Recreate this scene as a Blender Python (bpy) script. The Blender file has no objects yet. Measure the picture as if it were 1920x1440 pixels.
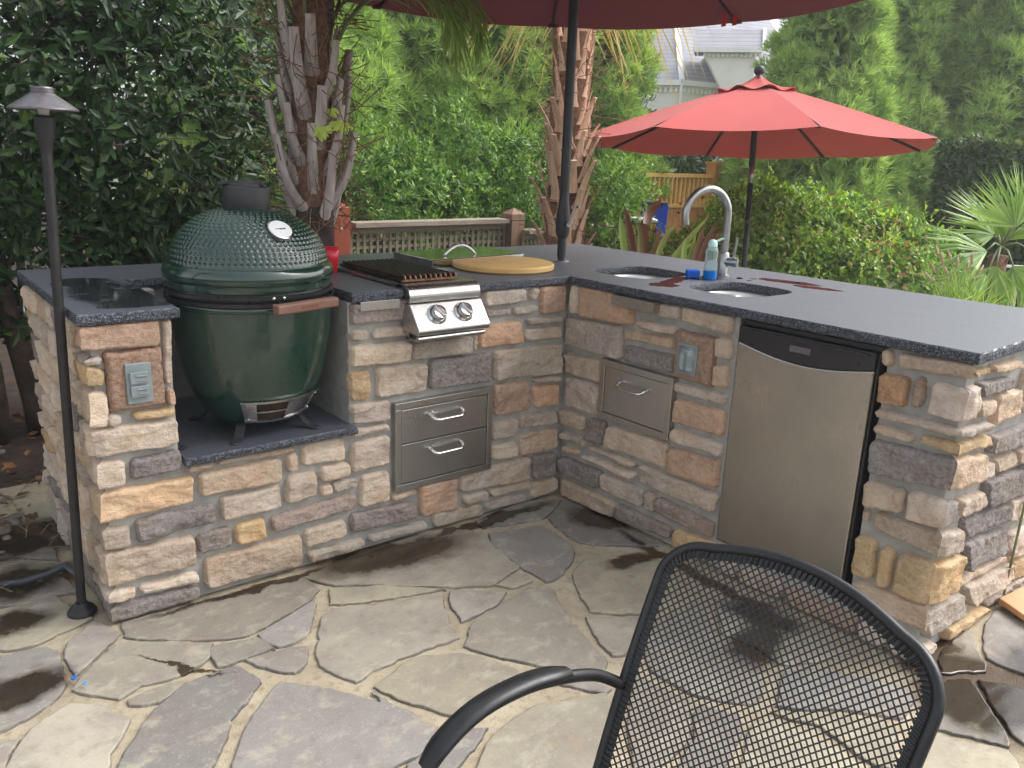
import bpy, math, random
import numpy as np
from mathutils import Vector, Matrix, noise as mnoise
from mathutils.geometry import tessellate_polygon
random.seed(7)
scene = bpy.context.scene
COL = scene.collection
PI = math.pi

# ------------------------------------------------------------------ camera solution (metres, z up)
FPX = 1529.53
CAM = np.array([-2.1512, -2.3324, 1.3487])
YAW, PITCH, ROLL, ANG, L1, L2, D1, D2 = .6796, -.2711, .0367, .0243, 1.7208, 1.4969, .92, .91
_cy, _sy, _cp, _sp, _cr, _sr = math.cos(YAW), math.sin(YAW), math.cos(PITCH), math.sin(PITCH), math.cos(ROLL), math.sin(ROLL)
FWD = np.array([_sy*_cp, _cy*_cp, _sp]); _r = np.array([_cy, -_sy, 0.]); _u = np.cross(_r, FWD)
RGT = _r*_cr+_u*_sr; UP = -_r*_sr+_u*_cr
def at(x, y, d):
    """a surveyed sight line (photo column, row) followed d metres out"""
    return CAM+(FWD+RGT*(x-960)/FPX-UP*(y-720)/FPX)*d
def gz(x, y, z=0.):
    v = FWD+RGT*(x-960)/FPX-UP*(y-720)/FPX
    return CAM+v*((z-CAM[2])/v[2])
DR = np.array([math.sin(ANG), -math.cos(ANG), 0.]); N2 = np.array([-math.cos(ANG), -math.sin(ANG), 0.])

# ------------------------------------------------------------------ materials
def lin(r, g=None, b=None):
    if g is None: r, g, b = r
    return tuple(((c/255.)/12.92 if c/255. <= .04045 else ((c/255.+.055)/1.055)**2.4) for c in (r, g, b))
class NT:
    def __init__(s, name):
        s.m = bpy.data.materials.new(name); s.m.use_nodes = True; s.t = s.m.node_tree; s.t.nodes.clear()
        s.out = s.n('ShaderNodeOutputMaterial')
    def n(s, typ, **kw):
        nd = s.t.nodes.new(typ)
        for k, v in kw.items():
            if k.startswith('i_'):
                key = k[2:]; key = int(key) if key.isdigit() else key.replace('_', ' ')
                s.put(nd.inputs[key], v)
            else: setattr(nd, k, v)
        return nd
    def put(s, sock, v):
        if isinstance(v, bpy.types.NodeSocket): s.t.links.new(v, sock)
        elif isinstance(v, (tuple, list)) and len(v) == 3 and sock.type == 'RGBA': sock.default_value = (*v, 1)
        else: sock.default_value = v
    def pos(s): return s.n('ShaderNodeNewGeometry').outputs['Position']
    def obj(s): return s.n('ShaderNodeTexCoord').outputs['Object']
    def scale(s, v, sc): return s.n('ShaderNodeMapping', i_Vector=v, i_Scale=sc).outputs[0]
    def noise(s, v, sc, det=3, rough=.55, dist=0): return s.n('ShaderNodeTexNoise', i_Vector=v, i_Scale=sc, i_Detail=det, i_Roughness=rough, i_Distortion=dist).outputs['Fac']
    def vor(s, v, sc, feat='F1', out='Distance'): return s.n('ShaderNodeTexVoronoi', i_Vector=v, i_Scale=sc, feature=feat).outputs[out]
    def ramp(s, f, stops, interp='LINEAR'):
        r = s.n('ShaderNodeValToRGB'); s.put(r.inputs[0], f); e = r.color_ramp.elements; r.color_ramp.interpolation = interp
        while len(e) < len(stops): e.new(.5)
        for a, (p, c) in zip(e, stops): a.position = p; a.color = (*c, 1) if isinstance(c, (tuple, list)) else (c, c, c, 1)
        return r.outputs[0]
    def mix(s, f, a, b, typ='MIX'):
        m = s.n('ShaderNodeMix', data_type='RGBA', blend_type=typ); s.put(m.inputs[0], f); s.put(m.inputs[6], a); s.put(m.inputs[7], b); return m.outputs[2]
    def mth(s, op, a, b=0., c=None):
        m = s.n('ShaderNodeMath', operation=op); s.put(m.inputs[0], a); s.put(m.inputs[1], b)
        if c is not None: s.put(m.inputs[2], c)
        return m.outputs[0]
    def rng(s, v, a, b, c=0., d=1.): return s.n('ShaderNodeMapRange', i_Value=v, i_1=a, i_2=b, i_3=c, i_4=d).outputs[0]
    def attr(s, name, o='Color'): return s.n('ShaderNodeAttribute', attribute_name=name).outputs[o]
    def bump(s, h, st=.3, dist=.01, nrm=None):
        b = s.n('ShaderNodeBump', i_Height=h, i_Strength=st, i_Distance=dist)
        if nrm is not None: s.put(b.inputs['Normal'], nrm)
        return b.outputs[0]
    def bsdf(s, base, rough=.5, metal=0., nrm=None, spec=.5, **kw):
        b = s.n('ShaderNodeBsdfPrincipled'); s.put(b.inputs['Base Color'], base); s.put(b.inputs['Roughness'], rough); s.put(b.inputs['Metallic'], metal)
        s.put(b.inputs['Specular IOR Level'], spec)
        if nrm is not None: s.put(b.inputs['Normal'], nrm)
        for k, v in kw.items(): s.put(b.inputs[k.replace('_', ' ')], v)
        return b.outputs[0]
    def done(s, sh): s.put(s.out.inputs[0], sh); return s.m
def pm(name, c1, c2=None, sc=6, rough=.5, rvar=.12, metal=0., bump=0., bsc=60, spec=.5, stretch=(1, 1, 1), **kw):
    t = NT(name); v = t.scale(t.pos(), stretch)
    f = t.noise(v, sc, 5)
    base = t.mix(t.rng(f, .35, .65), c1, c2 or tuple(x*.75 for x in c1))
    r = t.rng(t.noise(v, sc*2.7, 3), .3, .7, rough-rvar*.5, rough+rvar*.5)
    nr = t.bump(t.noise(v, bsc, 4), bump, .01) if bump else None
    return t.done(t.bsdf(base, r, metal, nr, spec, **kw))
def blobs(t, p, items, wob=.05, wsc=9, soft=.25):
    """union of ragged ellipses (x, y, rx, ry, angle) in the ground plane -> 0..1"""
    w = t.n('ShaderNodeTexNoise', i_Vector=p, i_Scale=wsc, i_Detail=5, i_Roughness=.62).outputs['Color']
    off = t.n('ShaderNodeVectorMath', operation='SUBTRACT', i_0=w, i_1=(.5, .5, .5)).outputs[0]
    pw = t.n('ShaderNodeVectorMath', operation='MULTIPLY_ADD', i_0=off, i_1=(wob*2, wob*2, 0), i_2=p).outputs[0]
    acc = None
    for (x, y, rx, ry, a) in items:
        q = t.n('ShaderNodeMapping', vector_type='TEXTURE', i_Vector=pw, i_Location=(x, y, 0), i_Rotation=(0, 0, a), i_Scale=(rx, ry, 1e3)).outputs[0]
        ln = t.n('ShaderNodeVectorMath', operation='LENGTH', i_0=q).outputs['Value']
        f = t.rng(ln, 1., 1-soft)
        acc = f if acc is None else t.mth('MAXIMUM', acc, f)
    return acc

def make_stone():
    t = NT('ledge_stone'); p = t.pos(); c = t.attr('Col')
    n1 = t.noise(p, 14, 6, .6); n2 = t.noise(p, 90, 4, .6); n3 = t.noise(t.scale(p, (1, 1, 2.2)), 35, 5, .65)
    c = t.mix(t.rng(n1, .3, .72), t.mix(1., c, lin(232, 220, 206), 'MULTIPLY'), c)
    c = t.mix(t.rng(n3, .5, .75, 0, .35), c, t.mix(1., c, lin(176, 152, 132), 'MULTIPLY'))
    c = t.mix(t.rng(n2, .35, .7, .0, .22), c, lin(236, 228, 215))
    h = t.mth('ADD', t.mth('MULTIPLY', n3, .8), t.mth('ADD', t.mth('MULTIPLY', n2, .5), t.mth('MULTIPLY', t.noise(p, 260, 3), .25)))
    # damp foot of the wall
    z = t.n('ShaderNodeSeparateXYZ', i_0=p).outputs[2]
    return t.done(t.bsdf(c, t.rng(n2, .3, .7, .72, .92), nrm=t.bump(h, .7, .014), spec=.3))
def make_mortar():
    t = NT('wall_mortar'); p = t.pos()
    n = t.noise(p, 22, 5); g = t.noise(p, 260, 3)
    c = t.mix(t.rng(n, .3, .7), lin(148, 147, 142), lin(172, 170, 164))
    return t.done(t.bsdf(c, .9, nrm=t.bump(t.mth('ADD', g, n), .4, .004), spec=.2))
WET = [(-.84, -.08, .36, .135, -.12), (-.04, -.27, .12, .16, .2), (-.17, -.59, .16, .055, -.2), (-1.98, -.17, .14, .10, .3), (-1.98, .18, .16, .09, 0), (-2.0, .42, .4, .13, 0), (-1.62, -.30, .012, .16, .7),
       (-.10, -1.08, .10, .15, .2), (-.24, -1.16, .17, .09, .5), (.05, -1.66, .26, .20, .3), (.14, -1.50, .2, .08, 0), (.3, -1.75, .3, .16, .2), (-.4, -.05, .4, .04, .0), (-.05, -.75, .035, .5, 0), (-1.3, -.03, .4, .028, 0), (-1.86, .75, .5, .2, 0)]
def make_flag():
    t = NT('flagstone'); p = t.pos(); c = t.attr('Col')
    n1 = t.noise(p, 5.5, 6, .62); n2 = t.noise(p, 26, 6, .65); n3 = t.noise(p, 150, 4, .6); n4 = t.noise(t.scale(p, (1, 1.4, 1)), 11, 6, .68, .25)
    c = t.mix(t.rng(n1, .4, .62, 0, .85), c, t.mix(.6, c, lin(128, 118, 112)))
    c = t.mix(t.rng(n4, .52, .68, 0, .55), c, lin(186, 180, 158))
    c = t.mix(t.rng(n2, .52, .74, 0, .5), c, t.mix(.7, c, lin(96, 90, 84)))
    c = t.mix(t.rng(n1, .63, .75, 0, .35), c, lin(188, 150, 112))
    c = t.mix(t.rng(n3, .58, .75, 0, .35), c, lin(205, 200, 188))
    w = blobs(t, p, WET, .09, 6, .42)
    cw = t.mix(1., c, lin(110, 101, 92), 'MULTIPLY')
    c = t.mix(w, c, cw)
    r = t.mix(w, (.78, .78, .78), (.16, .16, .16))
    h = t.mth('ADD', t.mth('MULTIPLY', n2, .8), t.mth('MULTIPLY', n3, .35))
    return t.done(t.bsdf(c, r, nrm=t.bump(h, t.rng(w, 0, 1, .35, .08), .006), spec=.42))
def make_joint():
    t = NT('patio_mortar'); p = t.pos()
    n1 = t.noise(p, 4.5, 6, .65); n2 = t.noise(p, 40, 5, .65); n3 = t.noise(p, 300, 2)
    c = t.mix(t.rng(n1, .35, .65), lin(192, 180, 156), lin(168, 155, 132))
    c = t.mix(t.rng(n2, .5, .72, 0, .7), c, lin(140, 118, 88))
    w = blobs(t, p, WET, .06, 7, .35)
    c = t.mix(w, c, t.mix(1., c, lin(118, 100, 80), 'MULTIPLY'))
    return t.done(t.bsdf(c, t.mix(w, (.9,)*3, (.3,)*3), nrm=t.bump(t.mth('ADD', n2, n3), .6, .006), spec=.35))
def make_granite():
    t = NT('black_granite'); p = t.pos()
    v = t.vor(p, 420, out='Color'); v2 = t.noise(p, 160, 3, .7); v3 = t.noise(p, 9, 4)
    f = t.rng(t.n('ShaderNodeSeparateXYZ', i_0=v).outputs[0], .55, 1.)
    nz = t.n('ShaderNodeSeparateXYZ', i_0=t.n('ShaderNodeNewGeometry').outputs['Normal']).outputs[2]
    top = t.rng(nz, .6, .8)
    ctop = t.mix(t.mth('MULTIPLY', f, .5), lin(74, 76, 85), lin(118, 121, 134))
    cside = t.mix(f, lin(46, 49, 56), lin(132, 138, 150))
    cside = t.mix(t.rng(v2, .5, .65), cside, lin(44, 46, 52))
    c = t.mix(top, cside, ctop)
    wetpier = t.mth('MULTIPLY', blobs(t, p, [(-1.575, .31, .125, .30, .0), (-1.60, .55, .1, .12, 0), (-1.56, .09, .12, .06, 0)], .03, 8, .3), t.rng(t.noise(p, 14, 4), .28, .4))
    pud = blobs(t, p, [(.165, -.335, .06, .06, 0), (.26, -.290, .12, .035, .35), (.36, -.25, .06, .035, .3), (.46, -.29, .08, .06, 0), (.70, -.51, .048, .13, .22), (.66, -.66, .036, .10, .2),
                       (.60, -.35, .03, .014, .5), (.64, -.39, .02, .012, 0), (.70, -.40, .012, .012, 0), (.58, -.41, .012, .01, 0)], .022, 26, .12)
    wet = t.mth('MULTIPLY', t.mth('MAXIMUM', wetpier, pud), top)
    c = t.mix(wet, c, t.mix(1., c, (.32, .32, .32), 'MULTIPLY'))
    r = t.mix(wet, t.mix(top, (.7,)*3, t.mix(v3, (.40,)*3, (.48,)*3)), (.03,)*3)
    h = t.mix(top, t.mth('ADD', v2, t.noise(p, 60, 4)), t.mth('MULTIPLY', v2, .04))
    st = t.mix(pud, t.mix(top, (.8,)*3, (.2,)*3), (.0,)*3)
    b = t.n('ShaderNodeBump', i_Height=h, i_Strength=st, i_Distance=.006).outputs[0]
    return t.done(t.bsdf(c, r, nrm=b, spec=t.mix(top, (.5,)*3, (1.,)*3)))
def steel(name, c=(.56, .55, .53), rough=.28, stretch=(1, 1, 60), dirt=.12):
    t = NT(name); p = t.pos(); v = t.scale(p, stretch)
    n = t.noise(v, 40, 4, .6); m = t.noise(p, 3.2, 3)
    base = t.mix(t.rng(m, .3, .7, 0, dirt*3), c, tuple(x*.72 for x in c))
    return t.done(t.bsdf(base, t.rng(t.mth('ADD', n, m), .7, 1.3, rough-.07, rough+.09), 1., nrm=t.bump(n, .06, .002)))
def leafmat(name, dark, mid, light, rough=.42, trans=.22, spec=.4):
    t = NT(name); a = t.attr('tint', 'Fac')
    c = t.ramp(a, [(0., dark), (.5, mid), (1., light)])
    sh = t.bsdf(c, rough, spec=spec)
    tr = t.n('ShaderNodeBsdfTranslucent', i_Color=t.mix(1., c, (1.5, 1.6, .6), 'MULTIPLY')).outputs[0]
    return t.done(t.n('ShaderNodeMixShader', i_0=trans, i_1=sh, i_2=tr).outputs[0])
def fabric(name, c):
    t = NT(name); p = t.pos(); n = t.noise(p, 2.2, 4); w = t.noise(p, 900, 2)
    base = t.mix(t.rng(n, .3, .7), c, tuple(x*.86 for x in c))
    sh = t.bsdf(base, .85, nrm=t.bump(t.mth('ADD', w, t.mth('MULTIPLY', n, 3)), .15, .003), spec=.25, Sheen_Weight=.15)
    tr = t.n('ShaderNodeBsdfTranslucent', i_Color=base).outputs[0]
    return t.done(t.n('ShaderNodeMixShader', i_0=.10, i_1=sh, i_2=tr).outputs[0])
def wood(name, c1, c2, stretch=(1, 1, .08), sc=30, rough=.7):
    t = NT(name); p = t.pos(); v = t.scale(p, stretch)
    n = t.noise(v, sc, 5, .65, .6); m = t.noise(p, 4, 3)
    c = t.mix(t.rng(n, .3, .7), c1, c2); c = t.mix(t.rng(m, .4, .7, 0, .3), c, tuple(x*.6 for x in c1))
    return t.done(t.bsdf(c, rough, nrm=t.bump(n, .35, .003), spec=.3))

MT = {}
MT['stone'] = make_stone(); MT['mortar'] = make_mortar(); MT['flag'] = make_flag(); MT['joint'] = make_joint(); MT['granite'] = make_granite()
MT['steel'] = steel('brushed_steel', stretch=(1, 1, 50)); MT['steel_h'] = steel('brushed_steel_drawer', (.54, .53, .51), .3, (60, 60, 1))
MT['fridge'] = steel('fridge_steel', (.47, .44, .40), .3, (60, 60, 1), .25); MT['chrome'] = pm('polished_steel', (.75, .75, .74), sc=20, rough=.12, rvar=.06, metal=1.)
MT['sinksteel'] = steel('sink_steel', (.78, .77, .74), .36, (40, 40, 1)); MT['nickel'] = pm('brushed_nickel', (.46, .46, .45), sc=30, rough=.36, metal=1.)
MT['black'] = pm('black_plastic', (.012, .012, .014), (.02, .02, .022), 12, .32, bump=.03, bsc=200)
MT['iron'] = pm('cast_iron', (.018, .018, .02), (.03, .03, .033), 30, .55, bump=.15, bsc=300)
MT['bronze'] = pm('dark_lamp_metal', (.012, .0115, .013), (.024, .022, .022), 25, .5, bump=.12, bsc=220)
MT['lampshade'] = pm('weathered_shade_metal', lin(124, 120, 124), lin(96, 92, 96), 30, .42, metal=.6, bump=.08, bsc=180)
MT['grate'] = pm('seasoned_grate', (.018, .015, .013), (.05, .03, .02), 22, .45, bump=.2, bsc=200, metal=.3)
MT['copper'] = pm('heat_stained_steel', lin(150, 112, 88), lin(96, 66, 50), 40, .35, metal=.8)
MT['board'] = wood('pizza_board', lin(224, 184, 122), lin(206, 162, 98), (.15, 1, 1), 30, .55)
MT['handle_wood'] = wood('handle_wood', lin(140, 106, 90), lin(108, 78, 66), (.12, 1, 1), 60, .5)
MT['scorch'] = pm('scorch_mark', lin(92, 58, 44), lin(120, 76, 56), 300, .6)
MT['redcup'] = pm('red_plastic', (.62, .012, .03), (.55, .01, .025), 8, .3)
MT['white'] = pm('white_plastic', (.78, .78, .76), (.7, .7, .68), 8, .35)
MT['plate'] = pm('grey_cast_cover', lin(150, 160, 162), lin(134, 144, 146), 20, .38, bump=.05, bsc=160, metal=.35)
MT['chair'] = pm('black_powder_coat', (.008, .008, .009), (.014, .014, .016), 40, .36, bump=.04, bsc=400)
MT['pole'] = pm('umbrella_pole_paint', (.016, .017, .02), (.024, .024, .028), 20, .5, bump=.03, bsc=300)
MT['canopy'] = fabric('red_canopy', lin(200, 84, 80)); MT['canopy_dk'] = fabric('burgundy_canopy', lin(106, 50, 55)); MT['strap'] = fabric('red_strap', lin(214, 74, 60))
MT['redwood'] = wood('stained_post_wood', lin(168, 92, 68), lin(140, 70, 50)); MT['oldwood'] = wood('weathered_post_wood', lin(158, 128, 108), lin(118, 90, 72))
MT['greywood'] = wood('weathered_lattice_wood', lin(172, 160, 144), lin(126, 114, 100), (.1, 1, 1), 26, .85)
MT['yellowwood'] = wood('new_timber', lin(250, 204, 128), lin(232, 172, 98)); MT['orangewood'] = wood('timber_board', lin(226, 164, 106), lin(200, 136, 82))
MT['boot'] = wood('grey_frond_stub', lin(206, 196, 188), lin(150, 136, 128), (1, 1, .15), 34, .8)
MT['boot_tan'] = wood('tan_frond_stub', lin(234, 202, 174), lin(192, 152, 124), (1, 1, .15), 30, .8)
MT['fibre'] = pm('palm_fibre', lin(150, 112, 88), lin(104, 78, 62), 40, .9, bump=.6, bsc=120)
MT['bark'] = pm('bark', lin(84, 68, 58), lin(52, 42, 36), 14, .9, bump=.6, bsc=60)
MT['twig'] = pm('pale_twig', lin(150, 138, 124), lin(110, 98, 86), 14, .8)
MT['soil'] = pm('mulch_soil', lin(78, 60, 48), lin(52, 42, 36), 9, .95, bump=.9, bsc=45)
MT['grassg'] = pm('lawn_ground', lin(96, 104, 62), lin(80, 84, 54), 3, .95, bump=.8, bsc=30)
MT['hose'] = pm('grey_conduit', lin(66, 70, 78), lin(52, 56, 62), 20, .45)
MT['housewall'] = pm('house_render', lin(236, 234, 226), lin(226, 222, 212), 2, .8, bump=.1)
MT['trim'] = pm('house_trim', lin(244, 244, 240), lin(232, 232, 228), 3, .6)
MT['glass'] = pm('window_glass', lin(92, 100, 104), lin(60, 66, 70), 3, .1)
def make_shingle():
    t = NT('grey_shingle'); p = t.pos(); z = t.n('ShaderNodeSeparateXYZ', i_0=p).outputs[2]
    fr = t.mth('FRACT', t.mth('MULTIPLY', z, 7.5)); n = t.noise(t.scale(p, (4, 4, 9)), 2, 3); m = t.noise(p, .9, 4)
    c = t.mix(t.rng(fr, 0., .25), lin(118, 118, 126), t.mix(n, lin(150, 150, 158), lin(172, 172, 178)))
    c = t.mix(t.rng(m, .45, .7, 0, .5), c, lin(120, 120, 128))
    return t.done(t.bsdf(c, .85, nrm=t.bump(fr, .3, .02)))
MT['shingle'] = make_shingle()
def make_enamel(name):
    t = NT(name); p = t.pos()
    c = t.mix(t.rng(t.noise(p, 5, 3), .3, .7), (.005, .034, .022), (.004, .028, .018))
    nb = t.bump(t.noise(p, 170, 3), .10, .004)
    return t.done(t.bsdf(c, .2, nrm=nb, spec=.6, Coat_Weight=.8, Coat_Roughness=.06, Coat_IOR=1.5))
MT['enamel'] = make_enamel('green_enamel')
MT['camellia'] = leafmat('dark_glossy_leaf', lin(24, 44, 22), lin(50, 80, 38), lin(112, 138, 66), .42, .12, .35)
MT['box'] = leafmat('fresh_shrub_leaf', lin(52, 86, 46), lin(100, 138, 66), lin(176, 198, 110), .38, .3)
MT['cedar'] = leafmat('cedar_spray', lin(112, 140, 84), lin(162, 186, 120), lin(208, 222, 160), .6, .38, .2)  # greens paled so the colour itself carries the hazy glare over the conifers
MT['lime'] = leafmat('low_hedge_leaf', lin(58, 88, 48), lin(126, 160, 76), lin(206, 220, 112), .38, .3)
MT['dkhedge'] = leafmat('clipped_hedge_leaf', lin(54, 74, 48), lin(86, 108, 66), lin(134, 146, 96), .4, .2)
MT['rust'] = leafmat('withered_leaf', lin(104, 72, 50), lin(156, 116, 84), lin(206, 170, 134), .6, .2)
MT['fan'] = leafmat('fan_palm_leaf', lin(92, 124, 62), lin(138, 170, 92), lin(198, 214, 140), .42, .3)
MT['drypalm'] = leafmat('dry_palm_strand', lin(120, 104, 60), lin(176, 160, 100), lin(206, 186, 132), .6, .3)
MT['canna'] = leafmat('strap_leaf', lin(92, 48, 40), lin(120, 92, 62), lin(136, 158, 84), .4, .25)
MT['litter'] = leafmat('dead_leaf', lin(66, 46, 36), lin(112, 76, 52), lin(170, 118, 78), .8, .1)
MT['seed'] = pm('seed_head', lin(206, 184, 150), lin(176, 150, 116), 60, .9, bump=.8, bsc=300)

# ------------------------------------------------------------------ objects
OFF = {}
def tag(o, label=None, cat=None, group=None, kind=None):
    if label: o['label'] = label
    if cat: o['category'] = cat
    if group: o['group'] = group
    if kind: o['kind'] = kind
    return o
def thing(name, loc, label, cat, group=None):
    o = bpy.data.objects.new(name, None); COL.objects.link(o); o.location = loc; o.empty_display_size = .1
    OFF[o.name] = Vector(loc); return tag(o, label, cat, group)
def link_mesh(name, me, parent=None):
    o = bpy.data.objects.new(name, me); COL.objects.link(o)
    if parent is not None: o.parent = parent; OFF[o.name] = OFF[parent.name]
    else: OFF[o.name] = Vector((0, 0, 0))
    return o
def np_mesh(name, V, F, mat, parent=None, smooth=False, attrs=None, loops=None):
    """V (n,3) array, F (m,k) array of equal-sized faces"""
    V = np.asarray(V, dtype=np.float64)
    if parent is not None: V = V-np.array(OFF[parent.name])
    me = bpy.data.meshes.new(name); F = np.asarray(F, dtype=np.int32); m, k = F.shape
    me.vertices.add(len(V)); me.vertices.foreach_set('co', V.astype(np.float32).ravel())
    me.loops.add(m*k); me.loops.foreach_set('vertex_index', F.ravel())
    me.polygons.add(m); me.polygons.foreach_set('loop_start', np.arange(0, m*k, k, dtype=np.int32)); me.polygons.foreach_set('loop_total', np.full(m, k, dtype=np.int32))
    me.polygons.foreach_set('use_smooth', np.full(m, smooth, dtype=bool))
    for an, (kind, arr) in (attrs or {}).items():
        a = me.attributes.new(an, kind, 'POINT'); a.data.foreach_set('color' if kind == 'FLOAT_COLOR' else 'value', np.asarray(arr, dtype=np.float32).ravel())
    me.update(calc_edges=True); me.validate(); me.materials.append(mat)
    return link_mesh(name, me, parent)
def unit(v): v = np.asarray(v, float); return v/(np.linalg.norm(v)+1e-12)
def perp(d):
    d = unit(d); a = np.array([0, 0, 1.]) if abs(d[2]) < .9 else np.array([1., 0, 0]); u = unit(np.cross(d, a)); return u, np.cross(d, u)
class MB:
    def __init__(s): s.v = []; s.f = []; s.c = []
    def add(s, vs, fs, col=None):
        b = len(s.v); s.v += [tuple(map(float, p)) for p in vs]; s.f += [tuple(i+b for i in f) for f in fs]
        if col is not None: s.c += [(*col, 1.)]*len(vs)
        return s
    def obox(s, c, ax, half, col=None):
        c = np.array(c, float); X, Y, Z = [np.array(a, float) for a in ax]; vs = []
        for k in (-1, 1):
            for j in (-1, 1):
                for i in (-1, 1): vs.append(c+X*half[0]*i+Y*half[1]*j+Z*half[2]*k)
        return s.add(vs, [(0, 2, 3, 1), (4, 5, 7, 6), (0, 1, 5, 4), (2, 6, 7, 3), (0, 4, 6, 2), (1, 3, 7, 5)], col)
    def box(s, a, b, col=None):
        a = np.minimum(a, b)*1.; b2 = np.maximum(np.array(a), np.array(b)); 
        return s.obox((np.array(a)+b2)/2, np.eye(3), (b2-np.array(a))/2, col)
    def bar(s, a, b, w, h, up=(0, 0, 1)):
        a = np.array(a, float); b = np.array(b, float); d = unit(b-a); x = unit(np.cross(d, up)); y = np.cross(x, d)
        return s.obox((a+b)/2, (d, x, y), (np.linalg.norm(b-a)/2, w/2, h/2))
    def tube(s, pts, r, seg=10, cap=True, squash=1., up=None):
        P = [np.array(p, float) for p in pts]; n = len(P); R = [r]*n if np.isscalar(r) else list(r)
        T = [unit(P[min(i+1, n-1)]-P[max(i-1, 0)]) for i in range(n)]
        u, w = perp(T[0])
        if up is not None: w = unit(np.array(up, float)-T[0]*np.dot(up, T[0])); u = np.cross(w, T[0])
        vs = []; fs = []
        for i in range(n):
            u = unit(u-T[i]*np.dot(u, T[i])); w = np.cross(T[i], u)
            for k in range(seg):
                a = 2*PI*k/seg; vs.append(P[i]+R[i]*(u*math.cos(a)+w*math.sin(a)*squash))
        for i in range(n-1):
            for k in range(seg): k2 = (k+1) % seg; fs.append((i*seg+k, i*seg+k2, (i+1)*seg+k2, (i+1)*seg+k))
        if cap: fs.append(tuple(range(seg))[::-1]); fs.append(tuple((n-1)*seg+k for k in range(seg)))
        return s.add(vs, fs)
    def lathe(s, prof, c=(0, 0, 0), seg=32, axis=(0, 0, 1), cap=True):
        c = np.array(c, float); z = unit(axis); u, w = perp(z)
        if abs(z[2]) > .999: u = np.array([1., 0, 0]); w = np.array([0, 1., 0])
        vs = []; fs = []
        for (r, h) in prof:
            for k in range(seg): a = 2*PI*k/seg; vs.append(c+z*h+r*(u*math.cos(a)+w*math.sin(a)))
        n = len(prof)
        for i in range(n-1):
            for k in range(seg): k2 = (k+1) % seg; fs.append((i*seg+k, i*seg+k2, (i+1)*seg+k2, (i+1)*seg+k))
        if cap:
            if prof[0][0] > 1e-4: fs.append(tuple(range(seg))[::-1])
            if prof[-1][0] > 1e-4: fs.append(tuple((n-1)*seg+k for k in range(seg)))
        return s.add(vs, fs)
    def prism(s, poly, o, X, Y, Z, h):
        """poly (x,y) swept along Z*h"""
        o, X, Y, Z = [np.array(a, float) for a in (o, X, Y, Z)]; n = len(poly)
        vs = [o+X*x+Y*y for x, y in poly]+[o+X*x+Y*y+Z*h for x, y in poly]
        return s.add(vs, [tuple(range(n))[::-1], tuple(range(n, 2*n))]+[(i, (i+1) % n, (i+1) % n+n, i+n) for i in range(n)])
    def grid(s, fn, nu, nv):
        vs = [fn(i/nu, j/nv) for j in range(nv+1) for i in range(nu+1)]
        return s.add(vs, [(j*(nu+1)+i, j*(nu+1)+i+1, (j+1)*(nu+1)+i+1, (j+1)*(nu+1)+i) for j in range(nv) for i in range(nu)])
    def build(s, name, mat, parent=None, smooth=False, bevel=0., seg=2, solid=0., auto=None):
        me = bpy.data.meshes.new(name); off = Vector((0, 0, 0)) if parent is None else OFF[parent.name]
        me.from_pydata([tuple(Vector(v)-off) for v in s.v], [], s.f)
        if s.c:
            a = me.attributes.new('Col', 'FLOAT_COLOR', 'POINT'); a.data.foreach_set('color', np.array(s.c, dtype=np.float32).ravel())
        me.update()
        import bmesh
        bm = bmesh.new(); bm.from_mesh(me); bmesh.ops.recalc_face_normals(bm, faces=bm.faces); bm.to_mesh(me); bm.free()
        if smooth:
            me.polygons.foreach_set('use_smooth', [True]*len(me.polygons))
            if auto: me.set_sharp_from_angle(angle=auto)
        me.materials.append(mat); o = link_mesh(name, me, parent)
        if solid: m = o.modifiers.new('thick', 'SOLIDIFY'); m.thickness = solid; m.offset = 0
        if bevel: m = o.modifiers.new('bevel', 'BEVEL'); m.width = bevel; m.segments = seg; m.limit_method = 'ANGLE'; m.angle_limit = math.radians(40); m.harden_normals = False
        return o
def arc(c, r, a0, a1, n, X, Y): c, X, Y = [np.array(q, float) for q in (c, X, Y)]; return [c+r*(X*math.cos(a)+Y*math.sin(a)) for a in np.linspace(a0, a1, n)]

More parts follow.
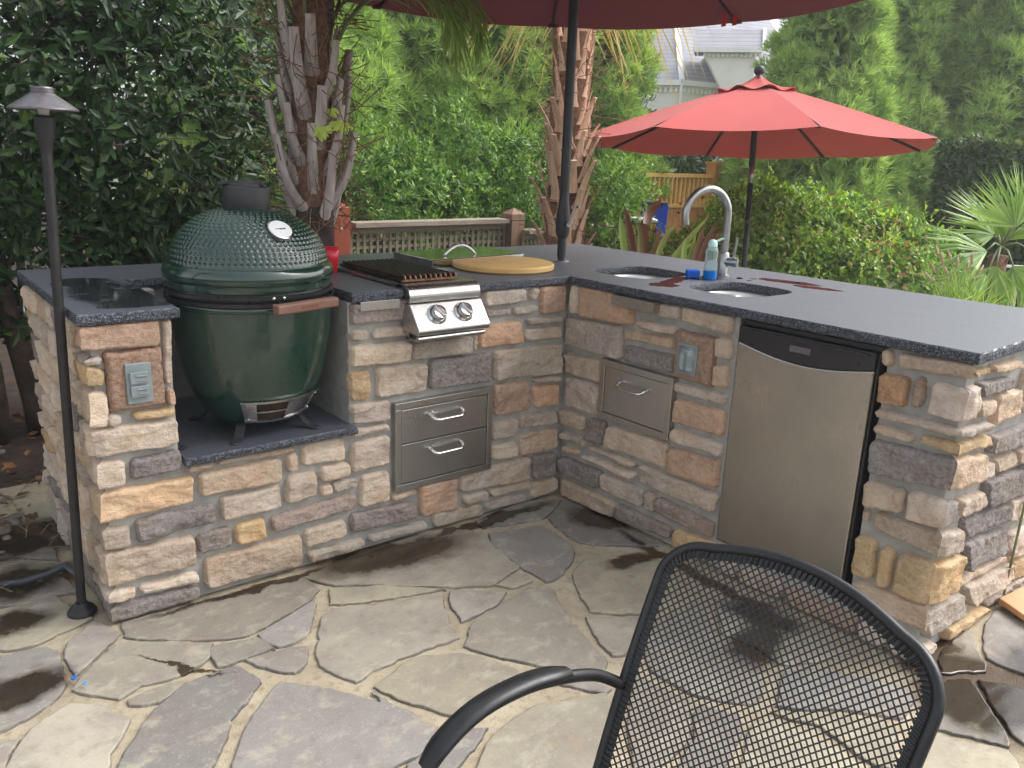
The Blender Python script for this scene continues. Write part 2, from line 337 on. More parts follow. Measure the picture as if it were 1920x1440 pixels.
S1="""o L -1721,882 -1522,880 -1528,807 -1721,816
k - -1513,881 -1494,882 -1500,692 -1523,694
g L -1721,794 -1674,796 -1676,772 -1721,773
y L -1721,772 -1675,756 -1679,713 -1721,716
c L -1721,699 -1673,694 -1677,596 -1721,602
c - -1680,632 -1644,625 -1646,598 -1682,597
o - -1519,683 -1498,680 -1502,628 -1521,633
y - -1623,622 -1500,626 -1502,604 -1613,605
c L -1721,592 -1499,587 -1498,515 -1721,513
c L -1721,495 -1645,491 -1651,416 -1721,419
p - -1632,486 -1498,492 -1493,440 -1633,428
t - -1480,438 -1402,437 -1404,419 -1482,419
o2 L -1721,404 -1464,403 -1467,321 -1721,321
t - -1450,405 -1192,403 -1193,325 -1446,335
t - -1396,436 -1144,436 -1145,416 -1394,424
g L -1721,300 -1650,290 -1651,230 -1721,231
p - -1635,303 -1411,302 -1410,246 -1631,231
c - -1387,316 -1196,308 -1199,237 -1388,240
p - -1466,209 -1364,214 -1365,148 -1463,149
y - -1350,212 -1257,213 -1255,146 -1344,145
p2 - -1233,206 -932,222 -931,168 -1228,156
t L -1721,222 -1477,212 -1478,121 -1721,119
t - -1451,125 -1138,121 -1138,12 -1449,30
c L -1721,101 -1652,99 -1653,68 -1721,69
c - -1638,97 -1471,89 -1471,56 -1638,71
p L -1721,56 -1472,44 -1472,8 -1721,4
t - -1170,412 -1137,411 -1139,353 -1171,350
c - -1119,434 -971,434 -971,352 -1117,361
k - -1173,333 -1076,331 -1076,249 -1183,245
c - -1058,337 -955,342 -956,293 -1055,295
k - -1058,276 -1022,279 -1012,241 -1059,238
g - -1019,281 -925,275 -925,239 -1011,243
c - -943,402 -801,410 -801,304 -945,298
c - -944,449 -798,450 -798,428 -945,427
k - -943,535 -795,532 -796,462 -937,470
c - -906,279 -801,275 -802,166 -916,165
c - -1120,132 -972,133 -969,74 -1116,70
p2 - -954,147 -692,134 -691,68 -947,77
c - -791,180 -692,184 -687,157 -788,160
o - -675,189 -509,186 -507,59 -667,67
g - -1116,50 -905,46 -905,18 -1106,12
g - -883,48 -648,46 -648,17 -883,25
g - -618,66 -387,45 -386,4 -609,7
c - -479,101 -365,98 -359,59 -473,67
c - -355,100 -148,91 -146,55 -349,70
k - -368,49 -171,40 -164,4 -367,15
c - -136,75 -1,71 3,21 -133,8
k - -496,199 -160,195 -160,99 -490,123
p - -140,195 -20,187 -19,89 -129,92
g - -347,368 -229,370 -230,295 -349,302
g - -209,375 -27,368 -23,314 -207,323
t - -210,295 -16,292 -16,203 -211,214
c - -348,274 -224,269 -221,212 -347,222
o - -348,522 -177,512 -166,392 -339,397
o - -151,481 -18,477 -13,391 -141,396
t - -158,517 -16,513 -14,493 -152,501
g - -353,653 -25,646 -16,522 -349,541
p - -635,652 -371,648 -367,539 -634,549
c - -843,655 -651,643 -650,541 -844,550
y - -944,652 -871,645 -872,544 -942,552
c - -939,736 -715,730 -718,659 -940,671
g - -707,729 -461,724 -460,659 -710,665
g - -457,727 -437,728 -436,667 -451,663
o - -428,756 -228,755 -219,668 -421,672
g - -208,719 -25,716 -21,669 -205,674
g - -205,760 -22,753 -26,734 -199,741
g - -390,810 -277,807 -281,782 -385,781
g - -268,807 -150,808 -153,782 -262,780
g - -410,882 -216,879 -213,828 -404,825
c - -187,877 -149,878 -156,827 -190,833
o - -139,878 -15,877 -8,773 -128,772
p2 - -936,876 -719,878 -721,808 -935,808
g - -940,787 -878,787 -882,755 -938,755
g - -860,786 -719,785 -718,751 -860,753"""
S2="""c - 10,881 49,879 52,770 15,770
o - 62,879 324,881 335,777 69,765
g - 352,871 541,879 545,830 356,828
t - 558,879 761,879 755,820 566,832
g - -8,748 285,760 294,637 -9,639
t - 359,801 537,804 536,776 364,775
t - 298,751 528,762 530,725 303,722
p - 301,696 533,702 537,642 312,637
t - 702,802 759,804 767,736 710,738
t - 705,709 759,713 758,638 706,639
t - -9,602 188,613 193,527 9,525
k - 19,509 188,514 194,392 22,392
k - 543,611 763,618 763,582 551,580
o - 561,552 763,561 765,476 555,467
k - 555,446 762,445 768,402 556,398
o - 551,372 763,384 764,286 556,280
t - -21,365 123,373 122,308 -17,304
p - 142,371 238,377 229,281 134,278
t - 254,370 542,384 550,289 249,285
g - -1,275 134,278 137,244 1,249
t - 7,214 101,217 100,197 8,195
t - 164,259 403,263 402,245 162,247
k - 127,215 405,221 402,196 131,202
p - -3,165 233,174 224,98 5,104
k - 233,167 449,172 447,102 236,102
t - 20,77 323,70 313,10 30,4
g - 428,267 771,264 768,199 432,195
g - 462,172 505,172 510,105 461,102
p2 - 519,170 771,156 766,98 512,106
p - 328,72 595,71 594,35 331,8
y - 614,78 779,86 783,54 608,4
t - 1254,877 1288,868 1285,826 1259,833
t R 1300,870 1497,882 1497,841 1309,832
o3 - 1259,806 1338,807 1338,723 1262,725
b - 1355,814 1380,815 1384,735 1360,734
k R 1403,814 1497,809 1497,723 1399,725
g R 1262,702 1497,705 1497,686 1265,678
t - 1264,660 1375,655 1373,630 1266,630
y R 1394,662 1497,667 1497,632 1396,640
p R 1264,610 1497,622 1497,532 1266,512
t - 1268,487 1377,494 1381,427 1276,416
k R 1389,495 1497,500 1497,423 1395,415
g - 1271,400 1291,403 1292,362 1273,361
g R 1310,403 1497,407 1497,336 1308,358
y - 1268,315 1324,317 1330,196 1270,190
y - 1344,309 1380,309 1381,191 1341,187
y R 1396,311 1497,316 1497,188 1396,188
t R 1272,168 1497,186 1497,113 1281,105
o - 1071,52 1306,60 1308,6 1079,4
k - 1316,58 1398,59 1401,4 1320,4
k R 1407,57 1497,50 1497,4 1415,4
g - 813,40 881,47 888,4 820,4
t - 896,54 1049,56 1054,4 908,4"""
S3="""k L 0,809 70,814 95,718 0,723
g L 0,705 197,690 204,666 0,686
y L 0,667 221,646 226,618 0,632
t L 0,622 206,595 222,516 0,532
p L 0,500 77,483 105,417 0,423
g L 0,407 134,385 166,308 0,336
y L 0,316 191,292 195,177 0,188
p - 67,822 291,805 320,769 102,777
y - 12,862 119,858 120,840 22,843
t - 134,857 337,849 350,823 142,840
t - 91,767 205,755 210,711 109,718
t - 219,765 400,753 403,679 225,671
p - 232,639 555,627 578,552 244,589
t - 288,561 461,550 477,502 338,507
k - 221,561 286,556 296,510 240,512
k - 476,547 608,530 631,487 495,502
p - 263,497 641,469 692,374 303,407
t - 86,483 267,467 286,415 103,432
k - 482,384 680,357 729,266 515,307
p - 152,405 476,377 496,315 174,342
p - 180,327 517,282 558,189 227,226
k - 554,250 779,214 835,110 606,144
k - 189,202 566,173 573,148 204,176
g - 270,156 645,120 670,60 317,78
y - 661,120 820,95 875,4 691,38
g - 4,164 259,140 289,57 44,66
k - 468,39 914,4 970,4 504,4
y - 181,52 460,22 507,4 190,4
k L 0,50 104,35 131,4 0,4
t L 0,186 1,151 10,105 0,113"""
FLAG="""-1697,-6 -1163,-39 -1149,-151 -1191,-189 -1396,-269 -1438,-277 -1591,-187 -1713,-83
-1852,-38 -1763,47 -1730,-21 -1723,-57 -1856,-197 -1864,-143
-1969,271 -1827,241 -1762,73 -1859,33 -1931,17 -1999,42
-2003,6 -1906,-12 -1875,-45 -1878,-100 -1903,-260 -1977,-306 -2046,-326
-1852,-210 -1729,-104 -1523,-253 -1549,-311 -1613,-344 -1657,-354 -1737,-338 -1791,-361 -1877,-258
-1529,-273 -1414,-300 -1392,-376 -1495,-377 -1545,-370 -1546,-319
-1404,-289 -1196,-214 -1245,-304 -1290,-375 -1377,-381 -1392,-346
-1122,-172 -969,-249 -824,-379 -1042,-311 -1161,-258
-1174,-279 -1055,-334 -850,-404 -926,-555 -940,-628 -1058,-625 -1139,-619 -1219,-629 -1275,-648 -1325,-526 -1276,-410 -1240,-347
-1474,-387 -1384,-396 -1316,-424 -1355,-500 -1390,-515 -1446,-451
-1778,-384 -1696,-368 -1645,-389 -1715,-433 -1778,-403
-1631,-394 -1508,-396 -1483,-500 -1599,-601 -1689,-736 -1734,-792 -1885,-682 -1839,-588 -1736,-456
-1895,-314 -1838,-364 -1792,-452 -1856,-560 -1898,-672 -2078,-569 -2049,-467 -1980,-353
-2053,-376 -2020,-384 -2056,-461 -2068,-491 -2090,-489 -2076,-376
-1442,-534 -1359,-619 -1263,-763 -1265,-712 -1205,-930 -1255,-971 -1360,-975 -1433,-1012 -1701,-845 -1653,-762 -1560,-629
-1249,-693 -1114,-643 -994,-691 -938,-757 -901,-861 -978,-933 -1114,-936 -1176,-859
-869,-595 -601,-532 -539,-575 -623,-768 -673,-968 -737,-1006 -846,-856 -955,-680 -911,-643
-816,-405 -672,-502 -737,-549 -882,-566 -855,-467
-668,-454 -542,-428 -550,-496 -634,-501
-466,-140 -256,-196 -280,-403 -332,-459 -458,-527 -516,-533 -520,-400 -516,-260
-1161,-49 -870,-1 -539,-18 -485,-130 -521,-275 -530,-397 -677,-449 -804,-373 -992,-221 -1106,-146
-437,-24 -167,22 -34,-55 -199,-153 -449,-86
-30,-70 -9,-120 -8,-560 -200,-423 -237,-355 -189,-159
-410,-544 -307,-494 -79,-642 -313,-816 -410,-847 -529,-752 -478,-656
-563,-770 -431,-862 -602,-972 -635,-957 -611,-867
-871,-878 -795,-964 -749,-1056 -770,-1061 -854,-949 -946,-930
-1120,-1026 -961,-994 -776,-1067 -813,-1120 -1016,-1317 -1269,-1160 -1195,-1080
-1335,-986 -1236,-976 -1142,-966 -1110,-989 -1202,-1042 -1282,-1063 -1343,-1033
-140,-929 -25,-1090 -62,-1343 -170,-1319 -278,-1261 -254,-1157 -284,-1072
-492,-926 -198,-911 -306,-1044 -333,-1227 -418,-1303 -492,-1321 -591,-1205 -596,-1068
-299,-1291 -209,-1343 -94,-1514 -118,-1564 -226,-1581 -303,-1487 -443,-1366
-476,-1377 -329,-1502 -277,-1591 -423,-1657 -440,-1636 -424,-1475
-651,-1067 -619,-1220 -739,-1311 -859,-1331 -957,-1360 -802,-1175
-609,-1242 -559,-1327 -620,-1379 -743,-1424 -830,-1453 -910,-1394 -725,-1321
-554,-1372 -509,-1381 -468,-1480 -476,-1626 -553,-1654 -782,-1487
382,-1529 552,-1502 549,-1585 508,-1645 259,-1733 245,-1602
169,-1506 363,-1496 177,-1625 65,-1556
37,-1575 90,-1613 -32,-1744 -107,-1790 -197,-1644
113,-1635 172,-1715 179,-1762 -67,-1849 -57,-1782
-229,-1648 -130,-1799 -150,-1831 -265,-1865 -473,-1742
-2039,371 -1900,369 -1817,253 -1797,58 -1887,264 -1967,290
-1922,413 -1790,403 -1758,251 -1882,298
-2012,634 -1840,560 -1755,422 -1918,442 -2032,442
-1990,853 -1836,799 -1770,693 -1770,512 -1892,632 -2009,668"""

# ================================================================== THE SETTING
g = MB(); g.box((-300, -300, -.3), (400, 400, -.03)); tag(g.build('ground', MT['soil']), kind='structure')
m = MB(); m.box((-4.2, -4.4, -.06), (2.6, 1.30, -.006)); tag(m.build('patio_bed', MT['joint']), kind='structure')
lw = MB(); lw.box((2.65, -6, -.028), (60, 60, -.012)); tag(lw.build('lawn', MT['grassg']), kind='structure')

def nz(x, y, z=0., s=1.): return mnoise.noise(Vector((x*s, y*s, z*s)))
FLAGCOL = [(170, 162, 146), (158, 150, 140), (172, 164, 142), (151, 146, 139), (176, 168, 150), (162, 156, 143), (152, 147, 141), (172, 163, 140)]
def flag_stone(mb, poly, k):
    P = [Vector((a, b)) for a, b in poly]; n = len(P); out = []
    ar = sum(P[i].x*P[(i+1) % n].y-P[(i+1) % n].x*P[i].y for i in range(n))
    if ar < 0: P = P[::-1]
    Q = []
    for i in range(n):
        a, b, c = P[i-1], P[i], P[(i+1) % n]; d1 = (b-a).normalized(); d2 = (c-b).normalized(); m_ = Vector((d1.y+d2.y, -d1.x-d2.x))
        m_ = m_.normalized() if m_.length > .2 else Vector((d1.y, -d1.x)); Q.append(b+m_*min(.010, .005/max(.45, m_.dot(Vector((d1.y, -d1.x))))))
    P = Q
    for i in range(n):
        a, b = P[i], P[(i+1) % n]; L = (b-a).length; m = max(1, int(L/.014)); nn = Vector((b.y-a.y, a.x-b.x)).normalized()
        for j in range(m):
            t = j/m; q = a.lerp(b, t)
            # soften the drawn corners a little and let the broken edge wander
            e = min(t, 1-t)*L; r = max(0, 1-e/.03)
            q = q-nn*(.004*r*r)+nn*(.008*nz(q.x, q.y, k, 16)+.004*nz(q.x, q.y, k, 60))
            out.append(q)
    n = len(out); N = []
    for i in range(n):
        d = out[(i+1) % n]-out[i-1]; N.append(Vector((d.y, -d.x)).normalized())
    top = .010+.003*((k*37) % 7)/7
    c0 = np.array(FLAGCOL[k % len(FLAGCOL)])*(.85+.20*((k*53) % 11)/11); col = lin(*c0)
    top = .0022+.0012*((k*37) % 7)/7; rings = [(.003, -.012), (0., top-.004), (-.0012, top-.0012), (-.0045, top)]
    b = len(mb.v); vs = []
    for w, z in rings: vs += [(out[i].x+N[i].x*w, out[i].y+N[i].y*w, z+.0012*nz(out[i].x, out[i].y, k, 30)) for i in range(n)]
    fs = [(r*n+i, r*n+(i+1) % n, (r+1)*n+(i+1) % n, (r+1)*n+i) for r in range(3) for i in range(n)]
    tr = tessellate_polygon([[Vector((vs[3*n+i][0], vs[3*n+i][1], 0)) for i in range(n)]])
    fs += [tuple(3*n+i for i in t) for t in tr]
    mb.add(vs, fs, col)
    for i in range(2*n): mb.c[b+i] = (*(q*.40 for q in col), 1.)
    for i in range(2*n, 3*n):
        f_ = .55+.45*(nz(out[i-2*n].x, out[i-2*n].y, 9, 22) > -.05); mb.c[b+i] = (*(q*f_ for q in col), 1.)
POLYS = [[tuple(int(c)/1000 for c in p.split(',')) for p in ln.split()] for ln in FLAG.strip().split('\n')]
fm = MB()
for k, p in enumerate(POLYS): flag_stone(fm, p, k)
def inside(x, y, poly, grow=0.):
    c = False; n = len(poly)
    for i in range(n):
        x1, y1 = poly[i]; x2, y2 = poly[(i+1) % n]
        if (y1 > y) != (y2 > y) and x < (x2-x1)*(y-y1)/(y2-y1)+x1: c = not c
    return c
rr = random.Random(3); cell = .36; J = {}
for i in range(-13, 10):
    for j in range(-13, 6): J[i, j] = (i*cell+rr.uniform(-.12, .12), j*cell+rr.uniform(-.12, .12))
k = len(POLYS)
island_poly = [(-1.78, .04), (.05, .04), (.05, -1.5), (1.0, -1.5), (1.0, .95), (-1.78, .95)]
for i in range(-13, 9):
    for j in range(-13, 5):
        q = [J[i, j], J[i+1, j], J[i+1, j+1], J[i, j+1]]; c = (sum(a for a, _ in q)/4, sum(b for _, b in q)/4)
        q = [(c[0]+(a-c[0])*.9, c[1]+(b-c[1])*.9) for a, b in q]
        chk = [(c[0]+(a-c[0])*f, c[1]+(b-c[1])*f) for a, b in q for f in (0, .5, 1)]
        if any(inside(a, b, P) for a, b in chk for P in POLYS) or any(inside(a, b, q) for P in POLYS for a, b in P): continue
        if all(inside(a, b, island_poly) for a, b in chk) or c[1] > 1.15: continue
        k += 1; flag_stone(fm, q, k)
tag(fm.build('flagstone_paving', MT['flag'], smooth=True, auto=math.radians(9)), kind='structure')

# ================================================================== STONE ISLAND
island = thing('outdoor_kitchen_island', (-.2, .5, 0), 'L-shaped outdoor kitchen island of tan ledge stone under a black granite top', 'kitchen island')
SC = {'c': (217, 202, 184), 't': (200, 181, 160), 'o': (204, 168, 140), 'o2': (218, 192, 160), 'o3': (200, 154, 108), 'p': (135, 128, 126), 'p2': (156, 143, 139), 'g': (184, 173, 161), 'k': (207, 193, 180), 'y': (206, 178, 134), 'b': (158, 136, 120)}
class Frame:
    def __init__(s, O, D, N): s.O, s.D, s.N = np.array(O, float), np.array(D, float), np.array(N, float)
    def p(s, a, z, o=0.): return s.O+s.D*a+s.N*o+np.array([0, 0, z])
P1 = Frame((0, 0, 0), (1, 0, 0), (0, -1, 0)); P2 = Frame((0, 0, 0), DR, N2)
P3 = Frame(DR*L2, -N2, DR); P4 = Frame((-L1, 0, 0), (0, -1, 0), (-1, 0, 0))
def corner_h(z, k): return .002+.009*nz(z*14, k*7.7)+.004*nz(z*50, k*3.1)
def stone(mb, fr, q, code, fl, k, ck):
    (ax, az), (bx, bz), (cx, cz), (dx, dz) = q; g_ = .0035; gl = 0 if 'L' in fl else g_; gr_ = 0 if 'R' in fl else g_
    ax -= gl; dx -= gl; bx += gr_; cx += gr_; az += g_; bz += g_; cz -= g_; dz -= g_
    w = max(.02, (abs(bx-ax)+abs(cx-dx))/2); h = max(.015, (abs(az-dz)+abs(bz-cz))/2)
    nu = max(5, int(w/.0062)); nv = max(5, int(h/.0062)); rn = random.Random(k*13+5)
    base = np.array(SC[code], float)*(rn.uniform(.93, 1.06)); col0 = np.array(lin(*base))
    alt = np.array(lin(*(base*np.array([1.02, .96, .90])))) if rn.random() < .5 else np.array(lin(*(base*np.array([.86, .86, .9]))))
    tx, tz, ox = rn.uniform(-.05, .05), rn.uniform(-.06, .06), rn.uniform(-30, 30); lift = rn.uniform(-.006, .006); led = rn.uniform(.3, 1)
    vs = []; cs = []
    for j in range(nv+1):
        v = j/nv
        for i in range(nu+1):
            u = i/nu
            s = (dx*(1-u)+cx*u)*(1-v)+(ax*(1-u)+bx*u)*v; z = (dz*(1-u)+cz*u)*(1-v)+(az*(1-u)+bz*u)*v
            eu = min(u*w+(9 if 'L' in fl else 0), (1-u)*w+(9 if 'R' in fl else 0)); ev = min(v, 1-v)*h; e = min(eu, ev)
            edge = max(0, 1-e/.012)
            z2 = z+edge*(.0045*nz(s, z, ox, 24)+.0022*nz(s, z, ox, 80)); s2 = s+(edge*(.0045*nz(s, z, ox+9, 24)+.0022*nz(s, z, ox+5, 80)) if eu < .05 else 0)
            # softened quad corners
            if eu < .012 and ev < .012: s2 += (1 if u < .5 else -1)*.003; z2 += (1 if v < .5 else -1)*.003
            t = min(1, e/(.0058+.0025*nz(s, z, ox+3, 30))) if e > 0 else 0
            lo = nz(s*1., z*1.7, ox, 9); mid = nz(s, z*1.5, ox, 24); hi = nz(s, z, ox, 70)
            cl = nz(s*.8+z*.7, z*1.3-s*.3, ox, 13)*2.6; cleft = (math.floor(cl)+min(1, (cl-math.floor(cl))*6))*.0055*led
            rd_ = 1-abs(nz(s, z*1.4, ox+31, 17))*2.2; rel = .0035*lo+.0035*mid+.0026*hi+.0020*rd_+.0016*nz(s, z, ox, 150)+cleft+lift+tx*(u-.5)*w*.5+tz*(v-.5)*h
            hh = -.027+(.030+rel)*(1-(1-t)**3)
            if 'L' in fl or 'R' in fl:
                du = (u if 'L' in fl else 1-u)*w; c = max(0, 1-du/.03); c = c*c*(3-2*c); ch = corner_h(z, ck); tt = 1-(1-min(1, ev/.010))**2.6
                chh = -.027+(.027+ch)*tt; hh = hh*(1-c)+chh*c; s2 += (-1 if 'L' in fl else 1)*chh*c
            z2 = min(max(z2, 0.), .883); vs.append(fr.p(s2, z2, hh))
            m = min(1, max(0, .5+1.4*nz(s, z*1.6, ox+20, 7))); dk = 1+.10*mid+.08*lo
            cs.append((*(np.clip((col0*(1-m*.6)+alt*m*.6)*dk, 0, 1)), 1.))
    b = len(mb.v); mb.v += [tuple(p) for p in vs]; mb.c += cs
    mb.f += [(b+j*(nu+1)+i, b+j*(nu+1)+i+1, b+(j+1)*(nu+1)+i+1, b+(j+1)*(nu+1)+i) for j in range(nv) for i in range(nu)]
def parse(S):
    for ln in S.strip().split('\n'):
        t = ln.split(); yield t[0], t[1], [tuple(int(c)/1000 for c in p.split(',')) for p in t[2:6]]
def corner_id(q): return int((q[0][1]+q[3][1])/2*12)
k = 0
f1 = MB(); f2 = MB(); f3 = MB(); f4 = MB(); rets = []
for code, fl, q in parse(S1):
    k += 1; stone(f1, P1, q, code, fl, k, 1)
    if 'L' in fl:
        w = random.Random(k).uniform(.09, .2); z1, z0 = q[0][1], q[3][1]; rets.append((z0, z1, w))
        stone(f4, P4, [(-w, z1), (0, z1), (0, z0), (-w, z0)], code, 'R', k+300, 1)
def skirt(fr, ck): pass
for code, fl, q in parse(S2): k += 1; stone(f2, P2, q, code, fl, k, 2)
for code, fl, q in parse(S3): k += 1; stone(f3, P3, q, code, fl, k, 2)
# the rest of the two end walls: coursed stones behind the traced ones
def fill(mb, fr, s0, s1, seed, taken):
    global k
    rn = random.Random(seed); z = .006
    while z < .85:
        h = rn.choice([.045, .06, .075, .09, .11]); z1 = min(.878, z+h)
        if .878-z1 < .035: z1 = .878
        s = s0+rn.uniform(0, .04)
        while s < s1-.03:
            w = rn.uniform(.08, .24); e = min(s1, s+w)
            if s1-e < .04: e = s1
            # push away from what already stands there
            if not any(not (e < a or s > b or z1 < c or z > d) for (a, b, c, d) in taken):
                k += 1; stone(mb, fr, [(s, z1), (e-.014, z1), (e-.014, z+.014), (s, z+.014)], rn.choice('ccttgkkyop'), '-', k, 0)
            s = e
        z = z1
tk = [(-w-.012, 0, a, b) for a, b, w in rets]
def fill_side(fr, mb, s_far, seed):
    """course by course, each course ending where that height's corner stone ends"""
    global k
    rn = random.Random(seed); z = .006
    while z < .86:
        h = rn.choice([.05, .06, .08, .1]); z1 = min(.88, z+h)
        if .88-z1 < .035: z1 = .88
        lim = -min([.0]+[-w-.014 for a, b, w in rets if a < z1-.004 and b > z+.004]) 
        s = -lim-.004 if lim > 0 else -.004
        while s > s_far+.04:
            w = rn.uniform(.09, .24); e = max(s_far, s-w)
            if e-s_far < .05: e = s_far
            k += 1; stone(mb, fr, [(e+.012, z1-.012), (s, z1-.012), (s, z), (e+.012, z)], rn.choice('cctgkyp'), '-', k, 0); s = e
        z = z1
fill_side(P4, f4, -.90, 5)
tk3 = []
for code, fl, q in parse(S3): xs = [a for a, _ in q]; zs = [b for _, b in q]; tk3.append((min(xs)+.012, max(xs)-.004, min(zs)+.012, max(zs)-.004))
fill(f3, P3, .24, .88, 9, tk3)
for mb in (f1, f2, f3, f4): mb.build('stone_facing', MT['stone'], island, smooth=True)
# mortar walls behind the facing
c = MB(); o = .020
def pb(fr, s0, s1, z0, z1, d0, d1): a = fr.p(0, 0); return c.obox(fr.p((s0+s1)/2, (z0+z1)/2, -(d0+d1)/2), (fr.D, fr.N, (0, 0, 1)), ((s1-s0)/2, abs(d1-d0)/2, (z1-z0)/2))
c.box((-L1+o, o, 0), (-1.4975, .50, .882)); c.box((-L1+o, .50, 0), (-1.40, .895, .8825))
c.box((-1.4975, o, 0), (-.9435, .62, .4445)); c.box((-1.40, .60, 0), (-.70, .8945, .8815))
c.box((-.9435, o-.001, 0), (.03, .13, .8805)); c.box((-.9435, .13, 0), (-.86, .60, .881))
c.box((-.70, .80, 0), (.895, .893, .8828))
pb(P2, -.022, .778, 0, .8802, o+.001, .13); pb(P2, .778, 1.268, 0, .098, o+.0015, .7); pb(P2, 1.268, L2-o, 0, .8812, o, .886); pb(P2, .05, 1.268, 0, .8808, .80, .8875); pb(P2, .70, .778, 0, .8798, .13, .8)
c.build('mortar_wall', MT['mortar'], island)

# granite slabs: outline + holes, rough split edges
def resample(poly, step):
    out = []; n = len(poly)
    for i in range(n):
        a, b = np.array(poly[i], float), np.array(poly[(i+1) % n], float); m = max(1, int(np.linalg.norm(b-a)/step))
        out += [a+(b-a)*j/m for j in range(m)]
    return out
def slab(name, outer, holes, z0, z1, mat, parent, rough=.0035, seed=0):
    mb = MB(); loops = []
    for li, poly in enumerate([outer]+holes):
        pts = resample(poly, .012 if li == 0 else .01); n = len(pts); amp = rough if li == 0 else .0006
        ar = sum(pts[i][0]*pts[(i+1) % n][1]-pts[(i+1) % n][0]*pts[i][1] for i in range(n)); sg = 1 if ar > 0 else -1
        nr = []
        for i in range(n):
            d = pts[(i+1) % n]-pts[i-1]; d = d/np.linalg.norm(d); nr.append(np.array([d[1], -d[0]])*sg*(1 if li == 0 else -1))
        rings = []; lev = [(z0, -.003), (z0+.004, 0), (z0*.7+z1*.3, .001), (z0*.4+z1*.6, .0015), (z1-.004, .0), (z1, -.003)]
        for (z, w) in lev:
            b = len(mb.v)
            mb.v += [(*(pts[i]+nr[i]*(w+amp*(nz(pts[i][0], pts[i][1], z*3+seed, 26)+.9*nz(pts[i][0], pts[i][1], z*4, 95)))), z) for i in range(n)]
            rings.append(list(range(b, b+n)))
        for a, b in zip(rings[:-1], rings[1:]): mb.f += [(a[i], a[(i+1) % n], b[(i+1) % n], b[i]) for i in range(n)]
        loops.append((rings[0], rings[-1]))
    for side in (0, 1):
        idx = [i for l in loops for i in l[side]]; vl = [[Vector((mb.v[i][0], mb.v[i][1], 0)) for i in l[side]] for l in loops]
        mb.f += [tuple(idx[i] for i in t) for t in tessellate_polygon(vl)]
    return mb.build(name, mat, parent)
o = .012
def p2(s, off): v = DR*s+N2*off; return (v[0], v[1])
# inner corner where both front edges meet
A = np.array([[0, -1], [N2[0], N2[1]]]); IC = tuple(np.linalg.solve(A, [o, o]))
BC = tuple(np.linalg.solve(A, [-D1, -D2]))
def superell(cx, cy, rx, ry, n=3.8, seg=64): return [(cx+rx*math.copysign(abs(math.cos(a))**(2/n), math.cos(a)), cy+ry*math.copysign(abs(math.sin(a))**(2/n), math.sin(a))) for a in np.linspace(0, 2*PI, seg, endpoint=False)]
SK = [(.345, -.050, .168, .160), (.352, -.535, .160, .152)]
holes = [superell(*s) for s in SK]
outer = [(-L1-o, -o), (-1.474, -o), (-1.474, .56), (-.940, .56), (-.940, -o), (-.752, -o), (-.752, .50), (-.470, .50), (-.470, -o), IC, p2(L2+o, o), p2(L2+o, -D2), BC, (-L1-o, D1)]
slab('countertop', outer, holes, .884, .914, MT['granite'], island)
slab('grill_ledge', [(-1.4925, -.026), (-.9375, -.026), (-.9375, 0.03), (-.9445, .03), (-.9445, .615), (-1.4925, .615)], [], .447, .472, MT['granite'], island, seed=4)
# stainless sink bowls under the counter
for (cx, cy, rx, ry) in SK:
    s = MB(); prof = [(1.09, .8835), (1.05, .8835), (1.05, .86), (1.035, .80), (1.0, .752), (.9, .738), (.16, .732), (.15, .72), (.02, .72)]; n = 64; vs = []; fs = []
    for f, z in prof: vs += [(x, y, z) for x, y in superell(cx, cy, rx*f, ry*f, 3.8, n)]
    for i in range(len(prof)-1): fs += [(i*n+j, i*n+(j+1) % n, (i+1)*n+(j+1) % n, (i+1)*n+j) for j in range(n)]
    s.add(vs, fs); sk = s.build('sink_bowl', MT['sinksteel'], island, smooth=True)
    if cy < -.3:
        d = MB(); d.tube(arc((cx-.075, cy-.06, .893), .019, 0, 2*PI, 24, (1, 0, 0), (0, .9, .35)), .0022, 8, False); d.tube([(cx-.075, cy-.06, .885), (cx-.06, cy-.04, .80), (cx, cy, .737)], .0016, 6)
        d.lathe([(.035, .733), (.04, .738), (.03, .742), (.001, .744)], (cx, cy, 0), 24); d.build('drain_stopper', MT['chrome'], sk, smooth=True)
# faucet
fx, fy = .590, -.272
f = MB(); f.lathe([(.030, .914), (.030, .919), (.021, .922), (.021, 1.005), (.0155, 1.01)], (fx, fy, 0), 28)
sp = unit((-.97, .22, 0)); top = 1.152; R = .105
pts = [np.array((fx, fy, z)) for z in np.linspace(1.0, top, 6)]; cc = np.array((fx, fy, top))+sp*R
pts += [cc-sp*R*math.cos(a)+np.array((0, 0, 1))*R*math.sin(a) for a in np.linspace(.1, PI*1.10, 24)]
f.tube(pts, .0150, 18); fa = f.build('faucet', MT['nickel'], island, smooth=True, auto=math.radians(50))
h = MB(); sd = unit((.35, -.93, 0)); b0 = np.array((fx, fy, .972)); h.tube([b0, b0+sd*.058], .0195, 20); h.tube([b0+sd*.04+np.array((0, 0, .015)), b0+sd*.047+np.array((0, 0, .098))], .0052, 10)
h.build('lever', MT['nickel'], fa, smooth=True, auto=math.radians(50))

